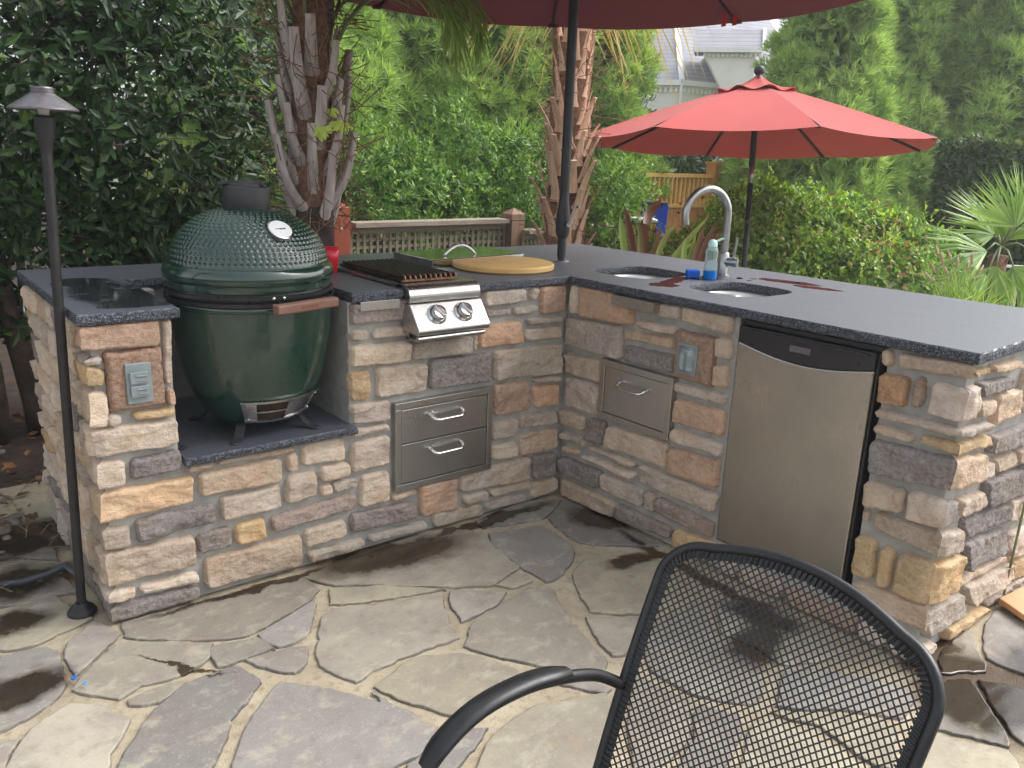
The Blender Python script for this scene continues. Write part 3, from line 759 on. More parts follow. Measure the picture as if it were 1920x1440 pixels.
# drawers, outlets, brackets
def prect(mb, fr, s0, s1, z0, z1, o0, o1): mb.obox(fr.p((s0+s1)/2, (z0+z1)/2, (o0+o1)/2), (fr.D, fr.N, (0, 0, 1)), (abs(s1-s0)/2, abs(o1-o0)/2, abs(z1-z0)/2)); return mb
def frame_ring(mb, fr, s0, s1, z0, z1, w, o0, o1):
    prect(mb, fr, s0, s1, z1-w, z1, o0, o1); prect(mb, fr, s0, s1, z0, z0+w, o0, o1); prect(mb, fr, s0, s0+w, z0+w, z1-w, o0, o1); return prect(mb, fr, s1-w, s1, z0+w, z1-w, o0, o1)
def pull(fr, s, z, o, w, parent):
    hb = MB(); X = fr.D; N = fr.N; Z = np.array((0, 0, 1.)); p0 = fr.p(s-w/2, z, o); p1 = fr.p(s+w/2, z, o)
    pts = [p0, p0+N*.018-Z*.004, p0+N*.034+X*.006-Z*.012, p0+N*.038+X*.022-Z*.016, p1+N*.038-X*.022-Z*.016, p1+N*.034-X*.006-Z*.012, p1+N*.018-Z*.004, p1]
    hb.tube(pts, [.0075, .0065, .006, .0052, .0052, .006, .0065, .0075], 12); return hb.build('handle', MT['chrome'], parent, smooth=True)
du = MB(); frame_ring(du, P1, -.783, -.363, .193, .520, .024, -.02, .010)
prect(du, P1, -.76, -.386, .212, .50, -.022, -.006); dun = du.build('drawer_unit', MT['steel_h'], island, bevel=.0015)
for z0, z1, hz in ((.2215, .3655, .348), (.3695, .4925, .474)):
    d = MB(); prect(d, P1, -.757, -.389, z0, z1, -.005, .0075); db = d.build('drawer_front', MT['steel_h'], dun, bevel=.002); pull(P1, -.578, hz-.012, .0075, .135, dun)
rd = MB(); frame_ring(rd, P2, .205, .553, .398, .628, .024, -.02, .010); prect(rd, P2, .228, .53, .42, .606, -.022, -.006)
rdn = rd.build('drawer_unit', MT['steel_h'], island, bevel=.0015); d = MB(); prect(d, P2, .231, .527, .424, .602, -.005, .0075); d.build('drawer_front', MT['steel_h'], rdn, bevel=.002); pull(P2, .378, .560, .0075, .13, rdn)
def outlet(fr, s0, s1, z0, z1, p0, p1, q0, q1, dbl):
    st = MB(); n = 16
    def fn(u, v):
        e = min(u, 1-u, v, 1-v); hh = -.02+.03*(1-(1-min(1, e/.07))**2); s = s0+(s1-s0)*u+.003*nz(u*9, v*9, s0); z = z0+(z1-z0)*v+.003*nz(v*9, u*9, z0)
        if e < .12: hh += .004*nz(s, z, 3, 60)
        return fr.p(s, z, hh+.0008*nz(s, z, 5, 90))
    st.grid(fn, 28, 30); st.c = [(*lin(152, 120, 98), 1.)]*len(st.v); so = st.build('outlet_stone', MT['stone'], island, smooth=True)
    pl = MB(); prect(pl, fr, p0, p1, q0, q1, .008, .0175); po = pl.build('outlet_cover', MT['plate'], island, bevel=.002)
    cx = (p0+p1)/2; w = (p1-p0)
    if dbl:
        for zz in (q1-.040, q1-.078):
            l = MB(); prect(l, fr, cx-w*.37, cx+w*.33, zz-.016, zz+.016, .0175, .0265); prect(l, fr, cx-w*.16, cx+w*.25, zz+.004, zz+.0085, .0265, .031); prect(l, fr, cx-w*.10, cx+w*.22, zz-.008, zz-.0045, .0265, .030); l.build('outlet_flap', MT['plate'], po, bevel=.002)
    else:
        l = MB(); l.grid(lambda u, v: fr.p(cx-w*.40+w*.72*u+.004*(v < .2), q0+.010+(q1-q0-.024)*v, .0175+.017*(1-abs(2*u-1)**3)*(1-.4*v)*(1-(1-min(1, (v+.02)/.12))**2)*(1-max(0, (v-.94)/.06)**2)+.003*math.sin(u*PI*3)*(v < .8)), 16, 18)
        l.build('outlet_flap', MT['plate'], po, smooth=True); l2 = MB(); l2.tube([fr.p(cx-w*.36, q1-.013, .02), fr.p(cx+w*.34, q1-.013, .02)], .003, 8); l2.build('hinge', MT['plate'], po, smooth=True)
outlet(P1, -1.674, -1.523, .634, .806, -1.629, -1.5615, .657, .771, True)
outlet(P2, .540, .704, .628, .800, .568, .6475, .656, .762, False)
def bracket(fr, s0, s1, z0, z1, d=.045, m='steel_h'):
    b = MB(); prect(b, fr, s0, s1, z1-.003, z1, -.005, d-.002); prect(b, fr, s0, s1, z0, z1, d-.002, d); prect(b, fr, s0, s0+.002, z0, z1-.003, -.005, d-.002); prect(b, fr, s1-.002, s1, z0, z1-.003, -.005, d-.002); b.build('steel_box_bracket', MT[m], island, bevel=.0008)
bracket(P1, -.912, -.765, .853, .883, .012); bracket(P2, .262, .462, .846, .8825, .040, 'fridge')
# towel ring at the far left end
t = MB(); rc = at(50, 567, 2.90); t.tube(arc(rc, .048, 0, 2*PI, 28, (0, 1, 0), (0.2, 0, 1)), .004, 8, False); t.tube([rc+np.array((0, .0, .048)), rc+np.array((.06, .0, .05))], .004, 8)
t.build('towel_ring', MT['nickel'], island, smooth=True)

# ------------------------------------------------------------------ fridge
fr0 = P2.p(1.022, .1, 0); fri = thing('undercounter_fridge', tuple(fr0), 'stainless under-counter fridge with a black curved handle panel, set in the stone island', 'fridge')
b = MB(); prect(b, P2, .792, 1.252, .103, .872, -.62, -.052); b.build('cabinet', MT['black'], fri, bevel=.004)
d = MB(); S0, S1 = .790, 1.242
def zc(s): t = (s-S0)/(S1-S0); return .806-.031*math.sin(PI*t)
N = 30; xs = [S0+(S1-S0)*i/N for i in range(N+1)]
poly = [(x, zc(x)) for x in xs]; d.prism([(S0, .112)]+[(S1, .112)]+poly[::-1], P2.p(0, 0, -.05), P2.D, (0, 0, 1), P2.N, .048); d.build('door', MT['fridge'], fri, bevel=.004)
h = MB(); h.prism([(x, zc(x)+.0015) for x in xs]+[(S1, .858), (S0, .858)], P2.p(0, 0, -.05), P2.D, (0, 0, 1), P2.N, .050); prect(h, P2, S0+.03, S1-.02, .846, .853, .0, .010); hp = h.build('handle_panel', MT['black'], fri, bevel=.003)
e = MB(); prect(e, P2, .976, 1.046, .812, .831, .0, .003); e.build('name_plate', MT['lampshade'], hp, bevel=.0006)
e = MB(); prect(e, P2, S1+.001, S1+.008, .115, .858, -.052, -.012); e.build('door_gasket', MT['black'], fri)
e = MB(); prect(e, P2, .792, 1.252, .860, .876, -.05, -.02); e.build('top_trim', MT['black'], fri, bevel=.002)

# ================================================================== KAMADO GRILL
KC = np.array((-1.197, .175, 0.)); kg = unit((.18, -.983, 0)); kt = np.array((-kg[1], kg[0], 0)); ZU = np.array((0, 0, 1.))
kam = thing('kamado_grill', tuple(KC+ZU*.472), 'green ceramic egg-shaped charcoal grill with a dimpled dome, standing on the black granite ledge', 'grill')
b = MB(); prof = [(.0, .508), (.075, .508), (.125, .512), (.150, .522), (.170, .545), (.203, .607), (.223, .663), (.235, .710), (.246, .765), (.252, .815), (.255, .86), (.256, .884), (.2615, .888), (.2625, .893), (.2600, .899), (.248, .901), (.22, .90)]
b.lathe(prof, KC, 96, cap=False); kam.scale = (.965, .965, 1); b.build('base_body', MT['enamel'], kam, smooth=True, auto=math.radians(40))
b = MB(); b.lathe([(.244, .895), (.247, .90), (.247, .935), (.244, .94)], KC, 64, cap=False); b.lathe([(.2615, .9025), (.266, .9035), (.266, .914), (.2615, .915)], KC, 64, cap=False); b.lathe([(.257, .924), (.2645, .925), (.2645, .935), (.257, .936)], KC, 64, cap=False)
b.build('metal_band', MT['black'], kam, smooth=True, auto=math.radians(40))
for (a, z) in ((-.30, .909), (-.18, .909), (-.30, .930), (-.18, .930), (-.22, .896)):
    n = kg*math.cos(a)+kt*math.sin(a); m = MB(); m.lathe([(.0058, 0), (.0052, .004), (.002, .006), (.0001, .0062)], KC+n*.2645+ZU*z, 12, axis=n); m.build('bolt', MT['chrome'], kam, smooth=True)
# lid: rim ring + dimpled dome
lid = MB(); lid.lathe([(.22, .941), (.250, .939), (.256, .942), (.2575, .952), (.2575, .962), (.2635, .966), (.2665, .975), (.2665, .986), (.262, .999), (.2545, 1.0065), (.249, 1.009)], KC, 128, cap=False)
lido = lid.build('dome_lid', MT['enamel'], kam, smooth=True, auto=math.radians(50))
dp = [(.2495, 1.008), (.248, 1.022), (.2445, 1.036), (.238, 1.053), (.228, 1.073), (.213, 1.096), (.192, 1.118), (.164, 1.139), (.132, 1.155), (.10, 1.166), (.070, 1.172), (.060, 1.173)]
pr = np.array([a for a, _ in dp]); pz = np.array([b_ for _, b_ in dp]); sl = np.concatenate([[0], np.cumsum(np.hypot(np.diff(pr), np.diff(pz)))])
nv, nu = 190, 1000; ts = np.linspace(0, sl[-1], nv); R_ = np.interp(ts, sl, pr); Z_ = np.interp(ts, sl, pz)
kk = np.ones(9)/9
R_s = np.convolve(np.pad(R_, 4, 'edge'), kk, 'valid'); Z_s = np.convolve(np.pad(Z_, 4, 'edge'), kk, 'valid'); R_s[0] = R_[0]; Z_s[0] = Z_[0]; R_s[-1] = R_[-1]; Z_s[-1] = Z_[-1]
row = .0150; th = np.linspace(0, 2*PI, nu, endpoint=False); D_ = np.full((nv, nu), 9.)
rg = np.random.RandomState(2)
nrow = int(sl[-1]/row)
for r in range(1, nrow-1):
    s0 = r*row; rad = np.interp(s0, sl, pr); cnt = max(8, int(2*PI*rad/.0182)); ph = (.5*(r % 2)+.11*math.sin(r*.8))/cnt*2*PI
    rows = np.where(np.abs(ts-s0) < row*1.2)[0]
    a = ((th-ph)/(2*PI)*cnt); da = (a-np.round(a))/cnt*2*PI*rad
    for i in rows: D_[i] = np.minimum(D_[i], np.hypot(da, (ts[i]-s0)*1.05))
fade = np.clip((sl[-1]-ts-.022)/.05, 0, 1)[:, None]*.85+.15
depth = np.exp(-(D_/.0048)**2)*.0030*fade
dR = np.gradient(R_s); dZ = np.gradient(Z_s); nl = np.hypot(dR, dZ); nr_, nz_ = dZ/nl, -dR/nl
RR = R_s[:, None]-depth*nr_[:, None]; ZZ = Z_s[:, None]-depth*nz_[:, None]
V = np.stack([KC[0]+RR*np.cos(th), KC[1]+RR*np.sin(th), ZZ+np.zeros_like(RR)], -1).reshape(-1, 3)
ii, jj = np.meshgrid(np.arange(nv-1), np.arange(nu), indexing='ij'); j2 = (jj+1) % nu
F = np.stack([ii*nu+jj, ii*nu+j2, (ii+1)*nu+j2, (ii+1)*nu+jj], -1).reshape(-1, 4)
np_mesh('dimpled_dome', V, F, MT['enamel'], lido, smooth=True)
c = MB(); c.lathe([(.071, 1.160), (.074, 1.166), (.0735, 1.222), (.070, 1.232), (.064, 1.235), (.058, 1.236), (.056, 1.242), (.050, 1.246), (.044, 1.246), (.042, 1.250), (.022, 1.252), (.020, 1.257), (.001, 1.258)], KC, 48); cp = c.build('chimney_cap', MT['iron'], lido, smooth=True, auto=math.radians(35))
c = MB()
for a in (.4, 2.5, 4.3): c = MB(); n = kg*math.cos(a)+kt*math.sin(a); c.lathe([(.008, 1.234), (.008, 1.248), (.004, 1.251), (.0001, 1.252)], KC+n*.060, 12); c.build('cap_bolt', MT['iron'], cp, smooth=True)
c = MB(); n = kg*math.cos(-1.9)+kt*math.sin(-1.9); c.bar(KC+n*.03+ZU*1.246, KC+n*.088+ZU*1.243, .014, .008); c.build('damper_tab', MT['iron'], cp, smooth=True, auto=math.radians(35))
# thermometer
a = -.06; n2_ = kg*math.cos(a)+kt*math.sin(a); tn = unit(n2_*.62+ZU*.78); tp = KC+n2_*.196+ZU*1.113
c = MB(); c.lathe([(.030, -.012), (.037, .004), (.0385, .006), (.0385, .0105), (.036, .012)], tp, 40, axis=tn); thm = c.build('thermometer', MT['chrome'], lido, smooth=True, auto=math.radians(40))
c = MB(); c.lathe([(.0001, .0125), (.035, .0125), (.0352, .0118)], tp, 40, axis=tn, cap=False); c.build('dial_face', MT['white'], thm)
u_, w_ = unit(np.cross(tn, ZU)), None; u_ = -u_ if np.dot(u_, RGT) < 0 else u_; w_ = np.cross(tn, u_); w_ = w_ if w_[2] > 0 else -w_
c = MB(); c.obox(tp+tn*.0134-u_*.004, (u_, w_, tn), (.015, .0008, .0004)); c.obox(tp+tn*.0134+u_*.011, (u_, w_, tn), (.0045, .0017, .0004)); c.lathe([(.003, .0128), (.002, .0142), (.0001, .0143)], tp, 12, axis=tn); c.build('needle', MT['iron'], thm)
# handle
hc = KC+kg*.318+ZU*.911-kt*.020; X = unit(kt+ZU*.02)
c = MB(); prof = [(-.016, -.014), (.012, -.015), (.017, -.009), (.017, .009), (.012, .015), (-.016, .014)]
c.prism([(x, y) for x, y in prof], hc-X*.108+kt*.012, kg, ZU, X, .216); ho = c.build('wooden_handle', MT['handle_wood'], kam, bevel=.004, seg=3)
c = MB(); c.obox(hc+kt*.012+kg*.0172-X*.0, (X, ZU, kg), (.030, .0045, .0006)); c.build('branded_mark', MT['scorch'], ho)
c = MB()
for s in (-.075, .09): c = MB(); c.bar(KC+kg*.25+kt*(s*.95+.012)+ZU*.912, hc+kt*(s+.012)-kg*.014+ZU*.0, .004, .018); c.build('handle_bracket', MT['black'], kam, bevel=.001)
# draft door: bent plate round the foot of the base
def rz(z): return float(np.interp(z, [.522, .545, .607, .663], [.152, .171, .204, .224]))
def plate(mb, a0, a1, z0, z1, o0, o1, na=24):
    vs = []; fs = []
    for i in range(na+1):
        a = a0+(a1-a0)*i/na; n = kg*math.cos(a)+kt*math.sin(a)
        for (z, o_) in ((z0, o0), (z0, o1), (z1, o1), (z1, o0)): vs.append(KC+n*(rz(z)+o_)+ZU*z)
    for i in range(na):
        for k_ in range(4): fs.append((i*4+k_, i*4+(k_+1) % 4, (i+1)*4+(k_+1) % 4, (i+1)*4+k_))
    fs += [(0, 3, 2, 1), (na*4, na*4+1, na*4+2, na*4+3)]; return mb.add(vs, fs)
zb, zt = .527, .606
c = MB(); plate(c, -.78, .72, zb, zb+.008, .001, .010); plate(c, -.78, .72, zt-.008, zt, .001, .010); plate(c, -.78, -.60, zb+.008, zt-.008, .001, .006, 6); plate(c, .60, .72, zb+.008, zt-.008, .001, .006, 4); plate(c, -.02, .60, zb+.0085, zt-.0085, .001, .005, 16); plate(c, -.60, -.55, zb+.008, zt-.008, .002, .008, 3); plate(c, -.04, .0, zb+.008, zt-.008, .002, .008, 2); plate(c, -.55, -.04, .5640, .5690, .003, .007, 10)
dd = c.build('draft_door', MT['steel'], kam, smooth=True, auto=math.radians(40))
c = MB(); plate(c, -.55, -.04, zb+.008, zt-.008, .0005, .002, 10); c.build('vent_screen', MT['grate'], dd)
for (a, z) in ((-.70, .540), (-.70, .593), (.66, .540), (.66, .590)):
    n = kg*math.cos(a)+kt*math.sin(a); m = MB(); m.lathe([(.004, 0), (.0035, .003), (.0001, .0045)], KC+n*(rz(z)+.006)+ZU*z, 12, axis=n); m.build('screw', MT['chrome'], dd, smooth=True)
for fxy in ((-1.329, .022), (-1.055, .030), (-1.358, .330), (-1.07, .345)):
    d = unit((fxy[0]-KC[0], fxy[1]-KC[1], 0)); sd = np.cross(d, ZU); r1 = math.hypot(fxy[0]-KC[0], fxy[1]-KC[1])
    m = MB(); P_ = [(r1-.085, .535), (r1-.05, .512), (r1-.022, .482), (r1-.004, .4765), (r1+.012, .4765)]
    for (a_, za), (b_, zb_) in zip(P_[:-1], P_[1:]): m.bar(KC+d*a_+ZU*za, KC+d*b_+ZU*zb_, .030, .006)
    m.lathe([(.016, .4722), (.017, .476), (.013, .480)], KC+d*(r1+.004), 16); m.build('foot', MT['iron'], kam, bevel=.001)

# ================================================================== DROP-IN SIDE BURNER GRILL
gr = thing('gas_grill', (-.61, .2, .914), 'two-knob stainless drop-in gas grill with a blackened grate, set in the granite counter', 'gas grill')
gx0, gx1 = -.748, -.456
b = MB(); b.box((gx0+.012, -.02, .80), (gx1-.012, .49, .900)); b.build('burner_box', MT['steel_h'], gr)
b = MB(); b.box((gx0, .0, .9145), (gx0+.026, .515, .927)); b.box((gx1-.026, .0, .9145), (gx1, .515, .927)); b.box((gx0+.026, .490, .9145), (gx1-.026, .515, .927)); b.box((gx0+.026, 0, .9), (gx1-.026, .49, .905)); b.build('deck', MT['steel_h'], gr, bevel=.002)
# front: rolled nose, sloping control panel with rolled foot
out = [(.045, .9275), (-.006, .9275)]+[(-.006-.038*math.sin(a), .8895+.038*math.cos(a)) for a in np.linspace(.2, PI*.5, 9)]+[(-.044, .877), (-.040, .871)]
inn = [(y+.0025*(1 if i > 3 else 0), z-.0025) for i, (y, z) in enumerate(out)]
b = MB(); b.prism([(-y, z) for y, z in out]+[(.036, .871), (.0, .90), (-.045, .905)], (gx0+.0, 0, 0), (0, -1, 0), (0, 0, 1), (1, 0, 0), gx1-gx0-.004)
b.build('front_nose', MT['chrome'] if 0 else MT['steel'], gr, bevel=.0006)
pan = [(-.046, .868), (-.104, .790)]+[(-.088-.017*math.cos(a), .786-.017*math.sin(a)) for a in np.linspace(.05, PI*.62, 8)]+[(.0, .774), (.0, .868)]
b = MB(); b.prism([(-y, z) for y, z in pan], (gx0-.002, 0, 0), (0, -1, 0), (0, 0, 1), (1, 0, 0), gx1-gx0+.0); pn = b.build('control_panel', MT['steel'], gr, bevel=.003, seg=3)
b = MB(); b.tube([(gx0+.004, -.085, .757), (gx1-.016, -.085, .757)], .0095, 14); b.box((gx0+.006, -.086, .7475), (gx1-.018, -.01, .752)); b.box((gx0+.006, -.03, .7475), (gx1-.018, -.01, .775)); b.build('drip_tray', MT['steel'], gr, smooth=True, auto=math.radians(40))
pnn = unit((0, -.803, .596*.98)); pnn = unit(np.array((0, -(.868-.790), (.104-.046)))); pu = np.array((1., 0, 0)); pv = np.cross(pnn, pu); pv = pv if pv[2] > 0 else -pv
for kx in (-.660, -.552):
    c0 = np.array((kx, -.0735, .831)); m = MB(); m.lathe([(.036, -.001), (.036, .003), (.031, .008), (.029, .008)], c0, 40, axis=pnn); m.lathe([(.0265, .004), (.0255, .022), (.023, .027), (.012, .028), (.0001, .0275)], c0, 36, axis=pnn); kb = m.build('control_knob', MT['chrome'], gr, smooth=True, auto=math.radians(35))
    a = math.radians(125); d = pu*math.cos(a)+pv*math.sin(a); e = np.cross(pnn, d)
    m = MB(); m.prism([(-.026, -.004), (-.014, -.010), (.014, -.010), (.026, -.004), (.026, .004), (.014, .010), (-.014, .010), (-.026, .004)], c0+pnn*.020, d, e, pnn, .016); m.build('knob_grip', MT['chrome'], kb, bevel=.003, seg=3)
    m = MB(); m.lathe([(.0275, .0085), (.0305, .0085)], c0, 36, axis=pnn, cap=False); m.build('knob_shadow_ring', MT['black'], kb)
b = MB()
for i in range(11):
    x = -.722+i*.0205; b.box((x-.0035, .035, .938), (x+.0035, .475, .950)); b.box((x-.007, .06, .932), (x+.007, .46, .9365))
b.box((-.735, .028, .930), (-.505, .036, .937)); b.box((-.735, .472, .930), (-.505, .480, .94)); go = b.build('cooking_grate', MT['grate'], gr, bevel=.001)
b = MB(); b.bar((-.737, .030, .935), (-.503, .030, .935), .006, .007)
for i in range(11): x = -.722+i*.0205; b.tube([(x, .042, .9505), (x, .032, .949), (x, .028, .943), (x, .028, .936)], .0035, 8)
b.build('grate_end', MT['copper'], gr, smooth=True, auto=math.radians(40))
b = MB()
for x in (-.68, -.62, -.56): b.tube([(x, .06, .915), (x, .45, .915)], .012, 12)
b.build('burner_tube', MT['grate'], gr, smooth=True)

# stainless burner cover lying behind the board
cv = thing('steel_burner_cover', (-.14, .61, .914), 'mirror-bright stainless burner cover with a bowed handle, lying on the counter behind the wooden board', 'grill cover')
q = [gz(738, 472, .945), gz(811, 488, .945), gz(985, 475, .945), gz(880, 460, .945)]; q = [np.array(p) for p in q]
q[2] = q[1]+(q[2]-q[1])*.98; q[3] = q[0]+(q[2]-q[1])
b = MB(); vs = []; 
for (f_, z) in ((1.0, .9155), (1.0, .943), (.985, .946)):
    cc_ = sum(q)/4; vs += [np.array([*(cc_+(p-cc_)*f_)[:2], z]) for p in q]
b.add(vs, [(3, 2, 1, 0), (8, 9, 10, 11)]+[(r*4+i, r*4+(i+1) % 4, (r+1)*4+(i+1) % 4, (r+1)*4+i) for r in range(2) for i in range(4)])
b.build('cover_panel', MT['chrome'], cv, bevel=.001)
ca = (q[0]*.5+q[1]*.5)*.56+(q[2]*.5+q[3]*.5)*.44; dx = unit(q[2]-q[1]); c0 = np.array([*ca[:2], .947])
c0 = np.array([*gz(862, 478, .947)[:2], .947]); b = MB(); pts = [c0+dx*s_+ZU*(.040*(1-(s_/.088)**2)) for s_ in np.linspace(-.088, .088, 17)]; b.tube(pts, .0042, 8, squash=1.6); b.build('bow_handle', MT['nickel'], cv, smooth=True)

# pizza board
b = MB(); bc = np.array((-.105, .285, .914)); b.lathe([(.0001, .001), (.200, .001), (.206, .006), (.207, .020), (.203, .0255), (.198, .027), (.0001, .027)], bc, 72)
pb_ = b.build('round_wooden_board', MT['board'], smooth=True, auto=math.radians(35)); tag(pb_, 'round pale wooden board lying flat on the black counter beside the gas grill', 'wooden board')
# red cup
cx, cy = -.800, .43; b = MB(); b.lathe([(.0001, .915), (.025, .915), (.026, .917), (.0295, .955), (.031, .957), (.0355, 1.004)], (cx, cy, 0), 32, cap=False); rc_ = b.build('plastic_cup', MT['redcup'], smooth=True, solid=.0015, auto=math.radians(60)); tag(rc_, 'red plastic party cup on the counter between the green egg grill and the gas grill', 'cup')
b = MB(); b.tube(arc((cx, cy, 1.005), .036, 0, 2*PI, 33, (1, 0, 0), (0, 1, 0)), .0022, 8, False); b2 = b.build('rim', MT['redcup'], rc_, smooth=True)
# soap bottle, half full
t = NT('clear_plastic'); MT['clear'] = t.done(t.bsdf(lin(214, 236, 236), .12, spec=.5, Transmission_Weight=.82, IOR=1.2)); t = NT('blue_soap'); MT['soap'] = t.done(t.bsdf(lin(10, 130, 225), .2, Transmission_Weight=.25, IOR=1.33))
MT['mint'] = pm('pale_mint_cap', lin(196, 230, 226), lin(180, 218, 214), 10, .35); MT['bluesponge'] = pm('blue_sponge', lin(20, 110, 220), lin(12, 90, 196), 40, .9, bump=.6, bsc=240)
bx, by = .452, -.318; so = thing('soap_bottle', (bx, by, .914), 'clear soap bottle half full of blue liquid with a pale cap, standing beside the faucet', 'bottle')
b = MB(); b.lathe([(.0001, .9155), (.024, .9155), (.0265, .920), (.026, .950)], (bx, by, 0), 28); b.build('blue_liquid', MT['soap'], so, smooth=True, auto=math.radians(50))
b = MB(); b.lathe([(.0265, .9505), (.0262, .965), (.023, .985), (.0225, 1.0), (.0245, 1.02), (.0215, 1.036), (.0165, 1.041)], (bx, by, 0), 28); b.build('bottle_body', MT['clear'], so, smooth=True, auto=math.radians(60))
b = MB(); b.lathe([(.0185, 1.0415), (.0185, 1.054), (.014, 1.064), (.006, 1.069), (.0001, 1.07)], (bx, by, 0), 24); b.obox((bx+.022, by-.012, 1.067), (unit((.8, -.5, .45)), unit((.5, .8, 0)), unit(np.cross((.8, -.5, .45), (.5, .8, 0)))), (.018, .010, .0022)); b.build('flip_cap', MT['mint'], so, smooth=True, auto=math.radians(40))
sx, sy = .425, -.255
b = MB(); b.grid(lambda u, v: (0, 0, 0), 1, 1); b = MB(); b.obox((sx, sy, .930), (unit((.8, -.6, 0)), unit((.6, .8, 0)), ZU), (.026, .018, .0155)); spg = b.build('scrub_sponge', MT['bluesponge'], bevel=.005, seg=3); tag(spg, 'small blue sponge between the two sink bowls', 'sponge')

# ================================================================== PATH LAMP + CONDUIT
base = np.array((-1.779, .115, .004)); topp = np.array((-1.739, .083, 1.384)); up_ = unit(topp-base)
lp = thing('path_light', tuple(base), 'tall black path light with a grey cone shade at the left end of the island', 'garden lamp')
b = MB(); b.lathe([(.040, 0), (.040, .006), (.034, .016), (.021, .026), (.0165, .034)], base, 28, axis=ZU); b.build('base_flange', MT['bronze'], lp, smooth=True, auto=math.radians(40))
b = MB(); b.tube([base+up_*.02, base+up_*.6, base+up_*1.33], .0128, 18); b.build('pole', MT['bronze'], lp, smooth=True, auto=math.radians(50))
b = MB(); b.lathe([(.0128, 1.31), (.016, 1.335), (.020, 1.35), (.0235, 1.372), (.0235, 1.40), (.019, 1.405)], base, 24, axis=up_); b.build('socket', MT['bronze'], lp, smooth=True, auto=math.radians(40))
b = MB(); b.lathe([(.0790, 1.4165), (.0800, 1.419), (.0790, 1.422), (.0265, 1.4575), (.0265, 1.469), (.024, 1.4725), (.0001, 1.474)], base, 48, axis=up_, cap=False); b.lathe([(.0785, 1.4168), (.025, 1.452), (.0001, 1.453)], base, 48, axis=up_, cap=False); ls = b.build('cone_shade', MT['lampshade'], lp, smooth=True, auto=math.radians(30))
b = MB(); b.lathe([(.0001, 1.400), (.012, 1.400), (.014, 1.43), (.008, 1.447), (.0001, 1.45)], base, 16, axis=up_); b.build('bulb', MT['white'], lp, smooth=True)
hp = [gz(-160, 1120, .015), gz(-60, 1104, .018), gz(0, 1096, .02), gz(45, 1090, .03), gz(90, 1076, .05), gz(125, 1060, .075), gz(146, 1045, .10)]; hp[-1] = base+up_*.12; 
b = MB(); b.tube([Vector(p) for p in hp], .0105, 14); cd = b.build('electrical_conduit', MT['hose'], smooth=True); tag(cd, 'grey flexible conduit looping over the ground to the foot of the path light', 'conduit')

# ================================================================== UMBRELLAS
def canopy(mb, c, R, rise, az0, tiltv, top=False, r0=0., sag=.03, lift=0.):
    """eight gores; apex above the rim centre; rim corners on azimuths az0+k*45deg; returns function for surface"""
    n = 10; vs = []; fs = []
    def P(k, t, s):
        a0 = az0+k*PI/4; a1 = a0+PI/4
        A_ = np.array((math.sin(a0), math.cos(a0), 0)); B_ = np.array((math.sin(a1), math.cos(a1), 0))
        e = A_*(1-s)+B_*s; p = c+e*R*t+ZU*(rise*(1-t**1.12)+lift)-ZU*sag*4*s*(1-s)*t*(1-t*.15)
        d = (p-c); return p+ZU*float(np.dot(d, tiltv))
    for k in range(8):
        b0 = len(mb.v); m = 8
        for i in range(n+1):
            for j in range(m+1): mb.v.append(tuple(P(k, r0+(1-r0)*i/n, j/m)))
        for i in range(n):
            for j in range(m): mb.f.append((b0+i*(m+1)+j, b0+i*(m+1)+j+1, b0+(i+1)*(m+1)+j+1, b0+(i+1)*(m+1)+j))
    return P
# the near one, its pole through the counter
U1 = thing('patio_umbrella', (.271, .353, .914), 'large burgundy umbrella overhead whose black crank pole rises from the granite counter', 'umbrella', 'patio umbrellas')
c1 = np.array((.285, .372, 2.065))
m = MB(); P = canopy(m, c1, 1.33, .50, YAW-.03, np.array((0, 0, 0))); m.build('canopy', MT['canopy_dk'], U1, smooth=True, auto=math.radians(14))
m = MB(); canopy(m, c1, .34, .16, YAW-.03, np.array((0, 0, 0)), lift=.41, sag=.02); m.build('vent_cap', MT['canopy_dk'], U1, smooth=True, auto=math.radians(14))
for k_ in range(8):
    m = MB(); m.tube([P(k_, .06, 0)-ZU*.012, P(k_, .5, 0)-ZU*.012, P(k_, .985, 0)-ZU*.010], .0075, 8); rb = m.build('rib', MT['pole'], U1, smooth=True)
    m = MB(); m.tube([P(k_, .5, 0)-ZU*.02, np.array((.280, .365, 2.13))], .006, 8); m.build('strut', MT['pole'], rb, smooth=True)
    m = MB(); m.obox(P(k_, .985, 0)-ZU*.008, np.eye(3), (.022, .022, .009)); m.build('corner_pocket', MT['canopy_dk'], rb, bevel=.003)
m = MB(); b0 = np.array((.271, .353, .914)); tip = np.array((.287, .375, 2.60)); um = unit(tip-b0)
m.tube([b0-ZU*.9, b0+um*.1], .0165, 18); m.tube([b0+um*.02, b0+um*.115], .0195, 18); m.tube([b0+um*.22, tip], .0205, 18); m.build('pole', MT['pole'], U1, smooth=True, auto=math.radians(50))
m = MB(); m.lathe([(.034, .914), (.034, .918), (.024, .921)], (.271, .353, 0), 24); m.build('base_ring', MT['nickel'], U1, smooth=True, auto=math.radians(40))
m = MB(); m.lathe([(.0195, .100), (.026, .112), (.031, .13), (.031, .195), (.027, .225), (.0215, .262), (.0205, .30)], b0, 24, axis=um); cr = m.build('crank_housing', MT['pole'], U1, smooth=True, auto=math.radians(50))
